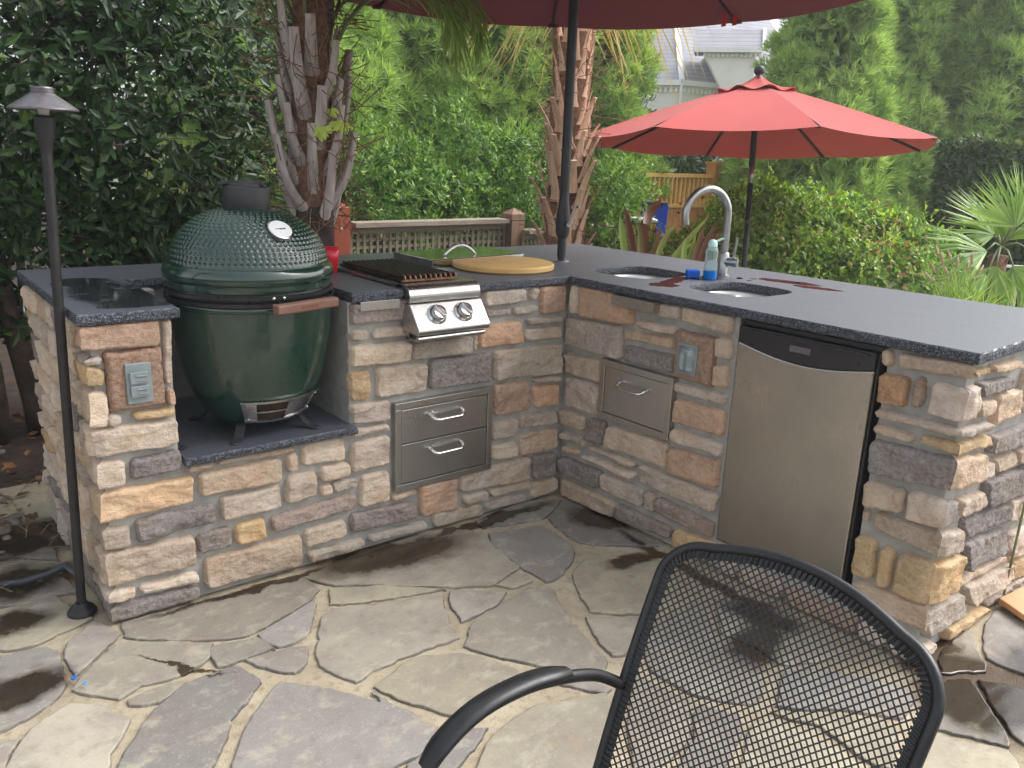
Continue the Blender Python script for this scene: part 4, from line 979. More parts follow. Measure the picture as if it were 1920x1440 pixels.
cdv = -unit(FWD*np.array((1, 1, 0))); cdv = unit(cdv+RGT*.5*np.array((1, 1, 0))); p0 = b0+um*.165+cdv*.03; m = MB(); m.tube([p0, p0+cdv*.022], .012, 12); m.bar(p0+cdv*.024, p0+cdv*.026+unit(RGT*.38+ZU*1.)*.085, .012, .008); m.tube([p0+cdv*.024+unit(RGT*.38+ZU)*.08, p0+cdv*.05+unit(RGT*.38+ZU)*.08], .006, 8); m.build('crank_handle', MT['nickel'], cr, smooth=True, auto=math.radians(40))
m = MB(); m.lathe([(.021, 0), (.036, .01), (.036, .05), (.021, .06)], np.array((.280, .365, 2.10)), 20); m.build('runner', MT['pole'], U1, smooth=True, auto=math.radians(40))
sp_ = P(1, .93, .0)-ZU*.01; 
for (o_, l_) in ((-.03, .055), (.025, .05)):
    m = MB(); q0 = sp_+RGT*o_; m.obox(q0-ZU*l_*.5+RGT*.004, (unit(RGT+ZU*.2), unit(FWD), ZU), (.012, .0015, l_*.6)); m.build('tie_strap', MT['strap'], U1)
# the far one, red, over a table beyond the counter
ctr = at(1408, 278, 6.5); U2 = thing('patio_umbrella', (ctr[0], ctr[1], 0), 'bright red open umbrella with a round black finial, standing beyond the sink counter', 'umbrella', 'patio umbrellas')
fh = unit(FWD*np.array((1, 1, 0))); rh = unit(RGT*np.array((1, 1, 0))); azc = math.atan2(-fh[0], -fh[1])
tv = -fh*.062
m = MB(); P = canopy(m, ctr+ZU*.035, 1.385, .455, azc-math.radians(2), tv, sag=.035); m.build('canopy', MT['canopy'], U2, smooth=True, auto=math.radians(14))
m = MB(); b0 = len(m.v); n = 96; rows = []
for i in range(9):
    t_ = i/8; rr_ = .004+.31*t_
    for j in range(n):
        a = 2*PI*j/n; sc_ = math.cos(8*(a+azc)/2.)
        k8 = ((a-(azc-math.radians(2)))/(PI/4)) % 1; oc = 1/math.cos((k8-.5)*PI/4)*math.cos(PI/8)
        wav = .016*t_**2*math.cos(2*PI*k8*1.)
        p = ctr+np.array((math.sin(a), math.cos(a), 0))*rr_*oc; d = p-ctr; m.v.append(tuple(p+ZU*(.528-.30*t_*.36-.075*t_*(1-t_)*1.2*1.-.0+wav+np.dot(d, tv)+.03*(1-t_)**3)))
    rows.append(i*n)
m.f += [(rows[i]+j, rows[i]+(j+1) % n, rows[i+1]+(j+1) % n, rows[i+1]+j) for i in range(8) for j in range(n)]
m.build('vent_cap', MT['canopy'], U2, smooth=True, solid=.004)
apex = ctr+ZU*.548+np.array((0, 0, 0)); pb0 = np.array((ctr[0], ctr[1], 0)); foot = at(1395, 498, 6.42); dirp = unit(apex-foot); pg = foot-dirp*(foot[2]/dirp[2])
for k_ in range(8):
    m = MB(); m.tube([P(k_, .05, 0)-ZU*.012, P(k_, .5, 0)-ZU*.012, P(k_, .985, 0)-ZU*.010], .012, 8); rb = m.build('rib', MT['pole'], U2, smooth=True)
    m = MB(); m.tube([P(k_, .5, 0)-ZU*.02, apex-dirp*.42], .009, 8); m.build('strut', MT['pole'], rb, smooth=True)
m = MB(); m.tube([pg, apex-dirp*.84], .021, 16); m.tube([apex-dirp*.70, apex+dirp*.02], .024, 16); m.build('pole', MT['pole'], U2, smooth=True)
m = MB(); m.tube([apex-dirp*.85, apex-dirp*.69], .0195, 16); m.build('tilt_joint', MT['nickel'], U2, smooth=True)
m = MB(); fb = apex-dirp*.035; m.lathe([(.050, -.01), (.046, .0), (.022, .025), (.018, .035)], fb, 24, axis=dirp); m.lathe([(.0001, .035)]+[(.040*math.sin(a), .070-.040*math.cos(a)) for a in np.linspace(.3, PI-.01, 12)], fb, 24, axis=dirp, cap=False); m.build('finial', MT['pole'], U2, smooth=True, auto=math.radians(50))
m = MB(); m.lathe([(.26, .0), (.26, .03), (.08, .07), (.03, .08), (.03, .25)], (pg[0], pg[1], 0), 32); m.build('weighted_base', MT['iron'], U2, smooth=True, auto=math.radians(40))

# ================================================================== MESH CHAIR
CX, CY, CT, CZ, LEAN, HW, RAD, ARCH, BOW = -1.049, -1.731, .015, .742, .452, .240, .075, .029, .026
ch = thing('mesh_patio_chair', (-1.3, -1.73, 0), 'black metal mesh patio armchair in the foreground with its back to the stone island', 'chair')
bv = np.array([math.cos(CT), math.sin(CT), 0]); av = np.array([-bv[1], bv[0], 0]); ln = bv*math.sin(LEAN)+ZU*math.cos(LEAN); HT = .50
def BK(u, v, o=0.): return np.array([CX, CY, CZ])+av*u+(v-.55)*ln-bv*BOW*(u/HW)**2-(bv*math.cos(LEAN)-ZU*math.sin(LEAN))*o
def hw_at(v): return HW*(1-.15*(1-v/.55)**2)
def top_at(u):
    a = abs(u)
    if a < HW-RAD: return .55-ARCH+ARCH*(1-(u/(HW-RAD))**2)
    return .55-RAD-ARCH+math.sqrt(max(0, RAD**2-(a-(HW-RAD))**2))
ol = [(-hw_at(v), v) for v in np.linspace(.02, .55-RAD-ARCH, 26)]+[(-HW+RAD*(1-math.cos(a)), .55-RAD-ARCH+RAD*math.sin(a)) for a in np.linspace(0, PI/2, 12)[1:]]+[(u, top_at(u)) for u in np.linspace(-HW+RAD, HW-RAD, 26)[1:-1]]
ol = ol+[(-a, b_) for a, b_ in ol[:37]][::-1]
sm = [ol[0]]+[((ol[i-1][0]+2*ol[i][0]+ol[i+1][0])/4, (ol[i-1][1]+2*ol[i][1]+ol[i+1][1])/4) for i in range(1, len(ol)-1)]+[ol[-1]]
m = MB(); m.tube([BK(u, v) for u, v in sm], .0090, 14); m.build('back_frame', MT['chair'], ch, smooth=True)
cen = np.array((0, .30)); m = MB(); vs = []; W = .020
for i, (u, v) in enumerate(sm):
    d = unit(np.array([sm[min(i+1, len(sm)-1)][0]-sm[max(i-1, 0)][0], sm[min(i+1, len(sm)-1)][1]-sm[max(i-1, 0)][1]])); nn = np.array([d[1], -d[0]])
    for w_ in (.006, W): q_ = np.array((u, v))+nn*w_; vs.append(BK(q_[0], q_[1], .004)); vs.append(BK(q_[0], q_[1], .001))
n = len(sm); m.add(vs, [f_ for i in range(n-1) for f_ in ((4*i, 4*i+2, 4*i+6, 4*i+4), (4*i+1, 4*i+5, 4*i+7, 4*i+3), (4*i+2, 4*i+3, 4*i+7, 4*i+6))])
L = 0; step = .0095; pts = [np.array(p) for p in sm]; acc = 0
for i in range(n-1):
    seg_ = np.linalg.norm(pts[i+1]-pts[i]); d = (pts[i+1]-pts[i])/seg_; nn = np.array([d[1], -d[0]]); s_ = -acc % step if i else 0
    while s_ < seg_:
        q_ = pts[i]+d*s_; a_ = q_+nn*.007; b_ = q_+nn*(W+.002)+d*.003; m.tube([BK(*a_, .006), BK(*b_, .0055)], .0019, 5); s_ += step
    acc += seg_
m.build('mesh_border', MT['chair'], ch, smooth=True, auto=math.radians(40))
# expanded mesh: zig-zag strands meeting at their nodes
def mesh_panel(S, inside_, u0, u1, v0, v1, pu_, pv_, wd, name):
    V = []; F = []; nr = int((v1-v0)/pv_)
    for r in range(nr):
        v = v0+pv_*(r+.5); nc = int((u1-u0)/(pu_/2)); prev = None
        for c_ in range(nc+1):
            u = u0+c_*pu_/2; z_ = ((c_+r) % 2); hv = v+(pv_*.46 if z_ else -pv_*.46)
            ok = inside_(u, hv); cur = (u, hv)
            if prev and ok and pok:
                a_, b_ = np.array(prev), np.array(cur); d = (b_-a_)/np.linalg.norm(b_-a_); e_ = np.array([-d[1], d[0]])*wd/2; a_ = a_-d*.0006; b_ = b_+d*.0006; i0 = len(V)
                for q_, o_ in ((a_-e_, .0012), (a_+e_, .0012), (b_+e_, .0012), (b_-e_, .0012), (a_-e_, -.0008), (a_+e_, -.0008), (b_+e_, -.0008), (b_-e_, -.0008)): V.append(S(q_[0], q_[1], o_))
                F += [(i0, i0+1, i0+2, i0+3), (i0+7, i0+6, i0+5, i0+4), (i0, i0+4, i0+5, i0+1), (i0+3, i0+2, i0+6, i0+7)]
            prev = cur; pok = ok
    return np_mesh(name, np.array(V), np.array(F), MT['chair'], ch)
mesh_panel(lambda u, v, o: BK(u, v, o), lambda u, v: abs(u) < hw_at(v)-.012 and v < top_at(u)-.010, -HW, HW, .03, .56, .0134, .0074, .0022, 'back_mesh')
# arms, seat, legs
for sgn, yy in ((1, .245), (-1, -.245)):
    def W_(x, z, dy=0): return np.array((x, CY+yy+sgn*dy, z))
    q0 = BK(sgn*hw_at(.24), .245); pts = [q0, W_(-1.255, .492, .004), W_(-1.33, .512, .012), W_(-1.41, .520, .018), W_(-1.50, .512, .018), W_(-1.575, .478, .012), W_(-1.62, .42, .006), W_(-1.635, .30, .0), W_(-1.61, .01, .0)]
    pts = [np.array(p) for p in pts]; fine = []
    for i in range(len(pts)-1):
        p_1 = pts[max(i-1, 0)]; p0_, p1_ = pts[i], pts[i+1]; p2_ = pts[min(i+2, len(pts)-1)]
        for t_ in np.linspace(0, 1, 7)[:-1]: fine.append(.5*((2*p0_)+(-p_1+p1_)*t_+(2*p_1-5*p0_+4*p1_-p2_)*t_**2+(-p_1+3*p0_-3*p1_+p2_)*t_**3))
    fine.append(pts[-1]); m = MB(); m.tube(fine, .0108, 14); m.build('arm_frame', MT['chair'], ch, smooth=True)
    pad = [p for p in fine if -1.60 < p[0] < -1.305]; n = len(pad); m = MB(); sec = [(-1, .0), (-.92, .55), (-.5, .95), (0, 1.05), (.5, .95), (.92, .55), (1, 0), (.9, -.5), (0, -.7), (-.9, -.5)]; vs = []
    for i, p in enumerate(pad):
        e_ = min(i, n-1-i)/2.5; f_ = min(1, .45+.55*e_)**.5 if e_ < 1 else 1; T_ = unit(pad[min(i+1, n-1)]-pad[max(i-1, 0)]); Nn = unit(np.cross(T_, (0, 1, 0))); Nn = Nn if Nn[2] > 0 else -Nn
        vs += [p+Nn*.010+np.array((0, 1., 0))*.0205*a_*f_+Nn*.0105*b_*f_ for a_, b_ in sec]
    k_ = len(sec); m.add(vs, [(i*k_+j, i*k_+(j+1) % k_, (i+1)*k_+(j+1) % k_, (i+1)*k_+j) for i in range(n-1) for j in range(k_)]+[tuple(range(k_))[::-1], tuple((n-1)*k_+j for j in range(k_))]); m.build('armrest', MT['chair'], ch, smooth=True, auto=math.radians(50))
    m = MB(); m.tube([BK(sgn*.205, .03), (-1.235, CY+sgn*.215, .20), (-1.17, CY+sgn*.225, .01)], .012, 12); m.build('leg', MT['chair'], ch, smooth=True)
SZ = .300
m = MB(); m.tube([(-1.25, CY-.205, SZ-.01), (-1.45, CY-.235, SZ), (-1.62, CY-.225, SZ+.005), (-1.66, CY-.17, SZ), (-1.67, CY, SZ-.004), (-1.66, CY+.17, SZ), (-1.62, CY+.225, SZ+.005), (-1.45, CY+.235, SZ), (-1.25, CY+.205, SZ-.01)], .010, 12); m.build('seat_frame', MT['chair'], ch, smooth=True)
mesh_panel(lambda u, v, o: np.array((-1.25-v, CY+u, SZ-.01+o-.02*math.sin(min(1, v/.4)*PI))), lambda u, v: abs(u) < .222-.03*(abs(v-.2)/.2)**4, -.23, .23, .0, .41, .0145, .0078, .0022, 'seat_mesh')

# small things on the paving
for (x, y, s_, lb) in ((139, 1273, .0075, 'small bright blue plastic bead in a paving joint left of the island, nearest the puddle'), (160, 1283, .006, 'small pale blue plastic ring on the flagstone beside the bright blue bead')):
    p = gz(x, y, .013); m = MB(); m.tube(arc((p[0], p[1], .0165), s_*.7, 0, 2*PI, 17, (1, 0, 0), (0, 1, 0)), s_*.38, 8, False); o_ = m.build('plastic_bead', pm('blue_bead_%d' % x, lin(40, 110, 200) if x < 150 else lin(90, 160, 220), sc=20, rough=.3), smooth=True); tag(o_, lb, 'bead')
'''p = gz(1805, 1208, .012); m = MB(); m.lathe([(.022, 0), (.021, .0012), (.0001, .0014)], (p[0], p[1], .0135), 24); o_ = m.build('pale_lid', MT['white'], smooth=True, auto=.5); tag(o_, 'pale round disc lying on the wet flagstones near the right end of the island', 'disc')'''
# tan board lying at the far right foot of the island
q = [gz(1872, 1128, .02), gz(1960, 1085, .02), gz(2040, 1150, .02), gz(1935, 1172, .02)]
m = MB(); m.add([np.array([*p[:2], z]) for z in (.014, .034) for p in q], [(3, 2, 1, 0), (4, 5, 6, 7)]+[(i, (i+1) % 4, (i+1) % 4+4, i+4) for i in range(4)]); o_ = m.build('tan_plank', pm('tan_board', lin(222, 168, 124), lin(208, 150, 108), 12, .6), bevel=.003); tag(o_, 'tan wooden plank lying on the flagstones against the right end of the island', 'plank')
HAZE = .0038
SUNAZ, EXPO = 111, 1.18

# ================================================================== FOLIAGE TOOLS
def norm_rows(a): return a/(np.linalg.norm(a, axis=1, keepdims=True)+1e-9)
def leaves(name, P, D, Nn, L, W, tint, mat, parent=None, fold=.16, droop=.12):
    """one folded, pointed leaf per point"""
    n = len(P); D = norm_rows(D); S = norm_rows(np.cross(D, Nn)); N_ = np.cross(S, D)
    L = np.broadcast_to(L, n)[:, None]; W = np.broadcast_to(W, n)[:, None]
    tpl = [(0, 0, 0), (.38, -.5, .0), (.38, .5, .0), (1, 0, -droop), (.42, 0, -fold*.5), (.75, -.30, -droop*.5), (.75, .30, -droop*.5)]
    V = np.stack([P+D*L*a+S*W*b+N_*L*c for a, b, c in tpl], 1).reshape(-1, 3)
    T = np.array([(0, 1, 4), (0, 4, 2), (1, 5, 4), (4, 6, 2), (5, 3, 4), (4, 3, 6)]); F = (np.arange(n)[:, None, None]*7+T[None]).reshape(-1, 3)
    return np_mesh(name, V, F, mat, parent, smooth=False, attrs={'tint': ('FLOAT', np.repeat(tint, 7))})
def blades(name, P, D, Nn, L, W, tint, mat, parent=None, bend=.25):
    n = len(P); D = norm_rows(D); S = norm_rows(np.cross(D, Nn)); N_ = np.cross(S, D)
    L = np.broadcast_to(L, n)[:, None]; W = np.broadcast_to(W, n)[:, None]; bend = np.broadcast_to(bend, n)[:, None]
    tpl = [(0, -.35, 0), (0, .35, 0), (.5, .5, -.25), (.5, -.5, -.25), (1, 0, -1)]
    V = np.stack([P+D*L*a+S*W*b+N_*L*bend*c for a, b, c in tpl], 1).reshape(-1, 3)
    T = np.array([(0, 1, 2), (0, 2, 3), (3, 2, 4)]); F = (np.arange(n)[:, None, None]*5+T[None]).reshape(-1, 3)
    return np_mesh(name, V, F, mat, parent, attrs={'tint': ('FLOAT', np.repeat(tint, 5))})
def rdir(rg, n): return norm_rows(rg.randn(n, 3))
def shell(rg, n, c, r, thick=.3, face=None, lump=.12):
    d = rdir(rg, n*3)
    if face is not None: d = d[(d@np.array(face)) > -.25]
    d = d[:n]; n = len(d); k = 1-thick*rg.rand(n)**1.6
    a = np.sin(d[:, 0]*7+c[0]*3)*np.cos(d[:, 2]*6+c[1]*5)+np.sin(d[:, 1]*9+c[2]*2)*.7
    return np.array(c)+d*np.array(r)*(k*(1+lump*a))[:, None], norm_rows(d/np.array(r)), k
def branches(name, parent, segs, mat, r0=.012):
    m = MB()
    for a, b, r in segs:
        a = np.array(a, float); b = np.array(b, float); mid = (a+b)/2+np.array((nz(*a, 1.3), nz(*b, 2.1), nz(*a, 4.1)))*.12*np.linalg.norm(b-a)
        m.tube([a, mid, b], [r, r*.75, r*.45], 6)
    return m.build(name, mat, parent, smooth=True)
TOCAM = lambda c: unit(CAM-np.array(c))

# ------------------------------------------------------------------ big dark glossy shrub on the left
def broad_shrub(name, label, cat, blobs_, n, ll, mat, seed, group=None, tips=0, twigs=60, lump=.12, up=.25, wr=.42, thick=.38, tmu=.42, stems=None, root=None, tw=(.7, .98)):
    rg = np.random.RandomState(seed); cx = np.mean([b[0] for b in blobs_], 0); t = thing(name, (cx[0], cx[1], 0), label, cat, group)
    tot = sum(b[1][0]*b[1][2] for b in blobs_); PP = []; NN = []; KK = []
    for c, r in blobs_:
        p, nn, k = shell(rg, int(n*r[0]*r[2]/tot), c, r, thick, TOCAM(c), lump); PP.append(p); NN.append(nn); KK.append(k)
    P = np.concatenate(PP); N_ = np.concatenate(NN); ok = P[:, 2] > .02
    for c, r in blobs_:
        q = (P-np.array(c))/np.array(r); ok &= (q**2).sum(1) > .36
    P, N_ = P[ok], N_[ok]; m = len(P)
    cl = np.sin(P[:, 0]*5.1+seed)*np.sin(P[:, 1]*4.3)*np.sin(P[:, 2]*6.7+1)
    D = N_*.7+rdir(rg, m)*.85+np.array((0, 0, up)); tint = np.clip(tmu+.16*rg.randn(m)+.14*cl, 0, 1)
    # leaves sit in small rosettes: pull groups of six together
    g_ = m//6*6; P[:g_] = np.repeat(P[:g_:6], 6, 0)+rdir(rg, g_)*ll*.45; N_[:g_] = np.repeat(N_[:g_:6], 6, 0)
    LD = (P, D, N_+rdir(rg, m)*.5+np.array((0, 0, .4)), ll*(.5+.9*rg.rand(m)), ll*wr*(.8+.4*rg.rand(m)), tint)
    TP = None
    if tips:
        b_ = [blobs_[i] for i in rg.randint(0, len(blobs_), tips)]; P2_ = []; D2_ = []; T2 = []
        for c, r in b_:
            d = unit(rg.randn(3)*np.array((1, 1, .6))+np.array((0, 0, .75))+TOCAM(c)*.35); p = np.array(c)+d*np.array(r)*(1.+lump*.2); ax = unit(d*.5+np.array((0, 0, 1))+rg.randn(3)*.3); ln_ = rg.uniform(2.2, 5.)*ll
            for j in range(9):
                P2_.append(p+ax*ln_*j/9); D2_.append(unit(ax*.8+rdir(rg, 1)[0]*.8)); T2.append(.62+.35*rg.rand())
        TP = (np.array(P2_), np.array(D2_), np.array(T2))
    if TP: k_ = len(TP[0]); LD = tuple(np.concatenate([a, b]) for a, b in zip(LD, (TP[0], TP[1], rdir(rg, k_)+np.array((0, 0, .6)), np.full(k_, ll*.8), np.full(k_, ll*.36), TP[2])))
    leaves('foliage', *LD, mat, t)
    sg = []
    for c, r in blobs_:
        c = np.array(c); base = np.array((c[0], c[1], 0)) if root is None else np.array(root, float)
        sg.append((base, c, .035))
        for _ in range(max(3, twigs//len(blobs_))):
            d = unit(rg.randn(3)+TOCAM(c)*.5); e = c+d*np.array(r)*rg.uniform(*tw); s_ = c+(e-c)*rg.uniform(.0, .6)+rg.randn(3)*.03; sg.append((s_, e, rg.uniform(.003, .007)))
    branches('stems', t, sg, mat=MT['twig'] if stems is None else stems)
    return t
broad_shrub('evergreen_shrub', 'tall dark glossy-leaved evergreen bush filling the left side behind the path light', 'bush',
    [((-1.75, 2.35, 1.55), (1.15, .62, 1.0)), ((-.98, 2.25, 1.35), (.60, .52, .80)), ((-1.10, 2.40, 2.1), (.62, .55, .75)), ((-2.6, 1.75, 1.6), (.8, .55, 1.1)), ((-1.55, 2.15, .95), (.9, .35, .50)), ((-.80, 2.2, .85), (.46, .36, .42)), ((-2.2, 2.7, 2.5), (1.2, .8, .8))],
    46000, .074, MT['camellia'], 11, twigs=320, lump=.14, thick=.7, wr=.42, tmu=.36, tw=(.75, 1.04))
rg = np.random.RandomState(41); b_ = MB(); tr_ = thing('shrub_trunks', (-2.0, 2.0, 0), 'bare brown trunks in deep shade behind the left end of the stone island', 'tree trunks')
for i, (x, y) in enumerate(((-1.98, 1.75), (-1.80, 1.95), (-1.62, 2.05), (-2.15, 2.1), (-1.88, 2.3), (-1.35, 2.2))):
    m = MB(); pts = [np.array((x+.05*math.sin(z*3+i), y+.04*math.cos(z*2+i), z)) for z in np.linspace(-.05, 1.5, 9)]; m.tube(pts, [.055-.003*j for j in range(9)], 10); m.build('trunk', MT['bark'], tr_, smooth=True)
# more woods behind it, so the shade has depth
for i, (c, r, s_) in enumerate((((-2.4, 4.6, 1.9), (1.7, .8, 2.0), 3), ((-.2, 4.9, 1.7), (1.3, .8, 1.7), 4), ((-4.4, 3.4, 1.8), (1.6, 1.2, 1.9), 5))):
    broad_shrub('evergreen_shrub', ['dim evergreen bush deep in shade directly behind the tall dark bush', 'dim evergreen bush showing in the gap behind the first palm trunk', 'dim evergreen bush beyond the left frame edge behind the path light'][i], 'bush', [(c, r)], 6500, .12, MT['camellia'], 20+i, twigs=12, thick=.5, tmu=.3)

# ------------------------------------------------------------------ light green shrubs behind the lattice fence
def shrub(px_, py_, d_, rx, rz, seed, label, n=11000, ll=.068, tips=24, mat='box', h=None, extra=()):
    tp = at(px_, py_, d_); hz = tp[2]/2; bl = [((tp[0], tp[1], tp[2]-rz), (rx, rx*.8, rz)), ((tp[0]-.25*rx, tp[1]+.1, (tp[2]-rz)*.5), (rx*1.1, rx*.8, (tp[2]-rz)*.75))]+list(extra)
    return broad_shrub('leafy_shrub', label, 'shrub', bl, n, ll, MT[mat], seed, 'leafy shrubs behind the lattice fence', tips, 20, lump=.16, up=.5, thick=.5, tmu=.5)
shrub(722, 238, 8.5, .80, .85, 31, 'rounded light green shrub nearest the grey-stubbed palm, behind the lattice fence')
shrub(872, 208, 8.8, .80, .95, 32, 'tallest light green shrub, rising behind the weathered fence post')
shrub(800, 300, 8.3, .80, .62, 33, 'low light green shrub just above the lattice fence rail, between two taller shrubs')
shrub(985, 238, 8.9, .76, .88, 34, 'light green shrub directly left of the tan palm trunk')
shrub(1142, 288, 8.3, .52, .66, 35, 'light green shrub between the tan palm trunk and the red umbrella', 7500)
shrub(655, 260, 8.3, .58, .7, 36, 'narrow light green shrub squeezed behind the red-brown post', 5000)

# ------------------------------------------------------------------ cedars
def cedar(name, label, x, y, H, R, seed, n_cl=90, tuft=26, bl=.15, group='feathery conifers behind the garden', low=.04, mat='cedar', px=.34, tmu=.5):
    rg = np.random.RandomState(seed); t = thing(name, (x, y, 0), label, 'conifer', group)
    f2 = unit((CAM[0]-x, CAM[1]-y, 0)); Ps = []; Ds = []; Ns = []; Ts = []
    for i in range(n_cl):
        hz = (low+(1-low)*((i+.5)/n_cl)**1.25); z = H*hz*.96; rad = R*(1-hz)**.72*(.82+.3*rg.rand())
        a = math.atan2(f2[1], f2[0])+rg.uniform(-1.95, 1.95); o_ = np.array((math.cos(a), math.sin(a), 0)); cr_ = px*(.6+.75*rg.rand())*(1-hz*.4); c = np.array((x, y, z))+o_*rad
        tc = .17*rg.randn()
        m = int(tuft*(cr_/px)**1.6)+6; d = norm_rows(rg.randn(m, 3)+o_*.75+np.array((0, 0, .55)))
        P = c+d*np.array((cr_, cr_, cr_*1.15))*(.35+.65*rg.rand(m)[:, None]**.5)
        for j in range(m):
            q = 15; dd = norm_rows(d[j]*1.0+rg.randn(q, 3)*.48+np.array((0, 0, .28))); Ps.append(np.repeat(P[j][None], q, 0)+dd*.02); Ds.append(dd); Ns.append(norm_rows(rg.randn(q, 3)+d[j])); Ts.append(tmu+tc+.13*rg.randn(q)+.10*(d[j][2]))
    P = np.concatenate(Ps); D = np.concatenate(Ds); N_ = np.concatenate(Ns); T = np.clip(np.concatenate(Ts), 0, 1); n = len(P)
    blades('crown', P, D, N_, bl*(.6+.7*rg.rand(n)), bl*.085, T, MT[mat], t, .2)
    m = MB(); m.tube([(x, y, -.1), (x+.03, y, H*.5), (x, y, H*.97)], [R*.09+.05, R*.06+.03, .01], 10); m.build('trunk', MT['bark'], t, smooth=True)
    # the inner needles and limbs, closer to the trunk
    k = 5000; z = H*(low+(1-low)*rg.rand(k)**1.2)*.95; rad = R*(1-z/H)**.75*.78*np.sqrt(rg.rand(k)); a = rg.rand(k)*2*PI; P = np.stack([x+rad*np.cos(a), y+rad*np.sin(a), z], 1)
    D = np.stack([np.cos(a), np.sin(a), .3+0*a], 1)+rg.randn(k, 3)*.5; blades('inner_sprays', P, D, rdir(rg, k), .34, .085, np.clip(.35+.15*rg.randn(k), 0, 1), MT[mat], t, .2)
    return t
def cx(px_, d_): p = at(px_, 280, d_); return p[0], p[1]
for i, (px_, d_, H, R, ncl, lab) in enumerate((
    (560, 9.6, 5.1, 1.45, 120, 'feathery green conifer rising behind the grey-stubbed palm'),
    (700, 11, 5.4, 1.6, 120, 'feathery green conifer behind the leftmost fence shrubs, under the overhead umbrella rim'),
    (885, 11.2, 5.5, 1.6, 150, 'broad feathery conifer hanging over the tallest fence shrub left of the tan palm'),
    (1000, 12, 5.6, 1.25, 120, 'feathery conifer directly behind the tan palm trunk'),
    (1108, 11, 5.6, .70, 140, 'narrow conifer just left of the pale house'),
    (1535, 11.0, 4.6, 1.0, 150, 'yellow-green conifer just right of the pale house, behind the red umbrella'),
    (1620, 12.0, 4.9, 1.25, 150, 'tall conifer rising right of the red umbrella finial'),
    (1735, 12.6, 5.0, 1.25, 150, 'blue-green conifer above the right tip of the red umbrella'),
    (1850, 11.6, 4.7, 1.15, 150, 'blue-green conifer above the clipped dark hedge'),
    (1965, 12.2, 4.9, 1.30, 120, 'blue-green conifer cut off by the right edge of the picture'))):
    x, y = cx(px_, d_); cedar('feathery_conifer', lab, x, y, H, R, 60+i, ncl, 38, .135, tmu=.5 if i > 4 else .44)
# ------------------------------------------------------------------ far trees behind the yellow fence
for i, (px_, d_, R, H) in enumerate(((1180, 15, 1.6, 2.1), (1265, 16.5, 1.6, 1.9), (1345, 15.5, 1.4, 1.8), (1420, 17, 1.8, 2.4), (1090, 18, 1.7, 4.6), (760, 17, 2.6, 5), (480, 15, 2.5, 4.6), (1960, 17, 3, 4.4), (1650, 18, 2.6, 4.4), (2150, 14, 2.6, 3.4))):
    x, y = cx(px_, d_); broad_shrub('distant_tree', ['grey-green rounded tree beyond the yellow timber fence, left end', 'grey-green rounded tree beyond the middle of the yellow timber fence', 'grey-green rounded tree beyond the right end of the yellow timber fence', 'low distant tree beyond the red umbrella pole', 'dim tall tree filling the gap left of the pale house', 'dim tall tree far behind the fence shrubs', 'dim tall tree far behind the dark bush', 'dim tall tree far right behind the conifers', 'dim tall tree behind the conifers right of the umbrella', 'dim tree beyond the right edge of the picture'][i], 'tree', [((x, y, H*.5), (R, R*.8, H*.5))], 3600, .20, MT['dkhedge'], 80+i, 'distant trees', twigs=8, thick=.5)

# ------------------------------------------------------------------ hedges on the right
bl = []
for (px_, py_, d_, rr_) in ((1250, 440, 7.3, .42), (1330, 425, 7.4, .46), (1432, 344, 7.6, .50), (1500, 352, 7.7, .58), (1585, 376, 7.7, .56), (1655, 394, 7.6, .54), (1712, 412, 7.4, .48), (1290, 455, 6.9, .40), (1480, 425, 7.0, .46), (1590, 440, 7.0, .46), (1400, 425, 7.0, .46), (1690, 455, 7.0, .42)):
    p = at(px_, py_, d_); bl.append(((p[0], p[1], p[2]-rr_), (rr_*1.15, rr_*1.0, rr_)))
lowh = broad_shrub('abelia_hedge', 'long low hedge with lime new shoots and rusty patches, beyond the sink counter', 'hedge', bl, 64000, .052, MT['lime'], 51, tips=70, twigs=40, lump=.10, up=.35, thick=.35, wr=.62, tmu=.48)
rg = np.random.RandomState(8); PR = []
for (px_, py_, d_, n_, s_) in ((1500, 440, 6.75, 30, .14), (1640, 440, 6.85, 70, .18), (1670, 490, 6.6, 60, .15), (1310, 460, 6.55, 50, .15), (1265, 440, 6.7, 40, .15)):
    PR.append(at(px_, py_, d_)+rg.randn(n_, 3)*s_+TOCAM(at(px_, py_, d_))*.12)
P = np.concatenate(PR); n = len(P); leaves('withered_leaves', P, rdir(rg, n), rdir(rg, n), .044, .026, rg.rand(n), MT['rust'], lowh)
p1, p2_ = at(1840, 262, 7.4), at(2100, 262, 6.6)
hd = thing('clipped_hedge', (p1[0], p1[1], 0), 'tall square-clipped dark green hedge at the right edge, behind the fan palm', 'hedge'); rg = np.random.RandomState(52)
a0_, a1_ = at(1762, 262, 8.6), at(2250, 262, 7.4); ax = unit((a1_-a0_)*np.array((1, 1, 0))); inw = np.cross(ZU, ax); inw = inw if np.dot(inw, FWD) > 0 else -inw; Lh = np.linalg.norm((a1_-a0_)[:2]); HH = a0_[2]
def hface(n, f): return f(rg.rand(n), rg.rand(n), rg.rand(n)**1.5)
n1, n2c, n3 = 15000, 2600, 2200
bump_ = lambda s_, z: .06*np.sin(s_*5)*np.sin(z*4+1)+.03*np.sin(s_*13)*np.sin(z*11)
def bl_(s_, z, dp_): base = a0_*np.array((1, 1, 0)); return base+ax*s_[:, None]+inw*(dp_)[:, None]+ZU*z[:, None]
s_ = rg.rand(n1)*Lh; z = rg.rand(n1)*HH; A1 = bl_(s_, z, rg.rand(n1)*.22+bump_(s_, z)); N1 = np.tile(-inw, (n1, 1))
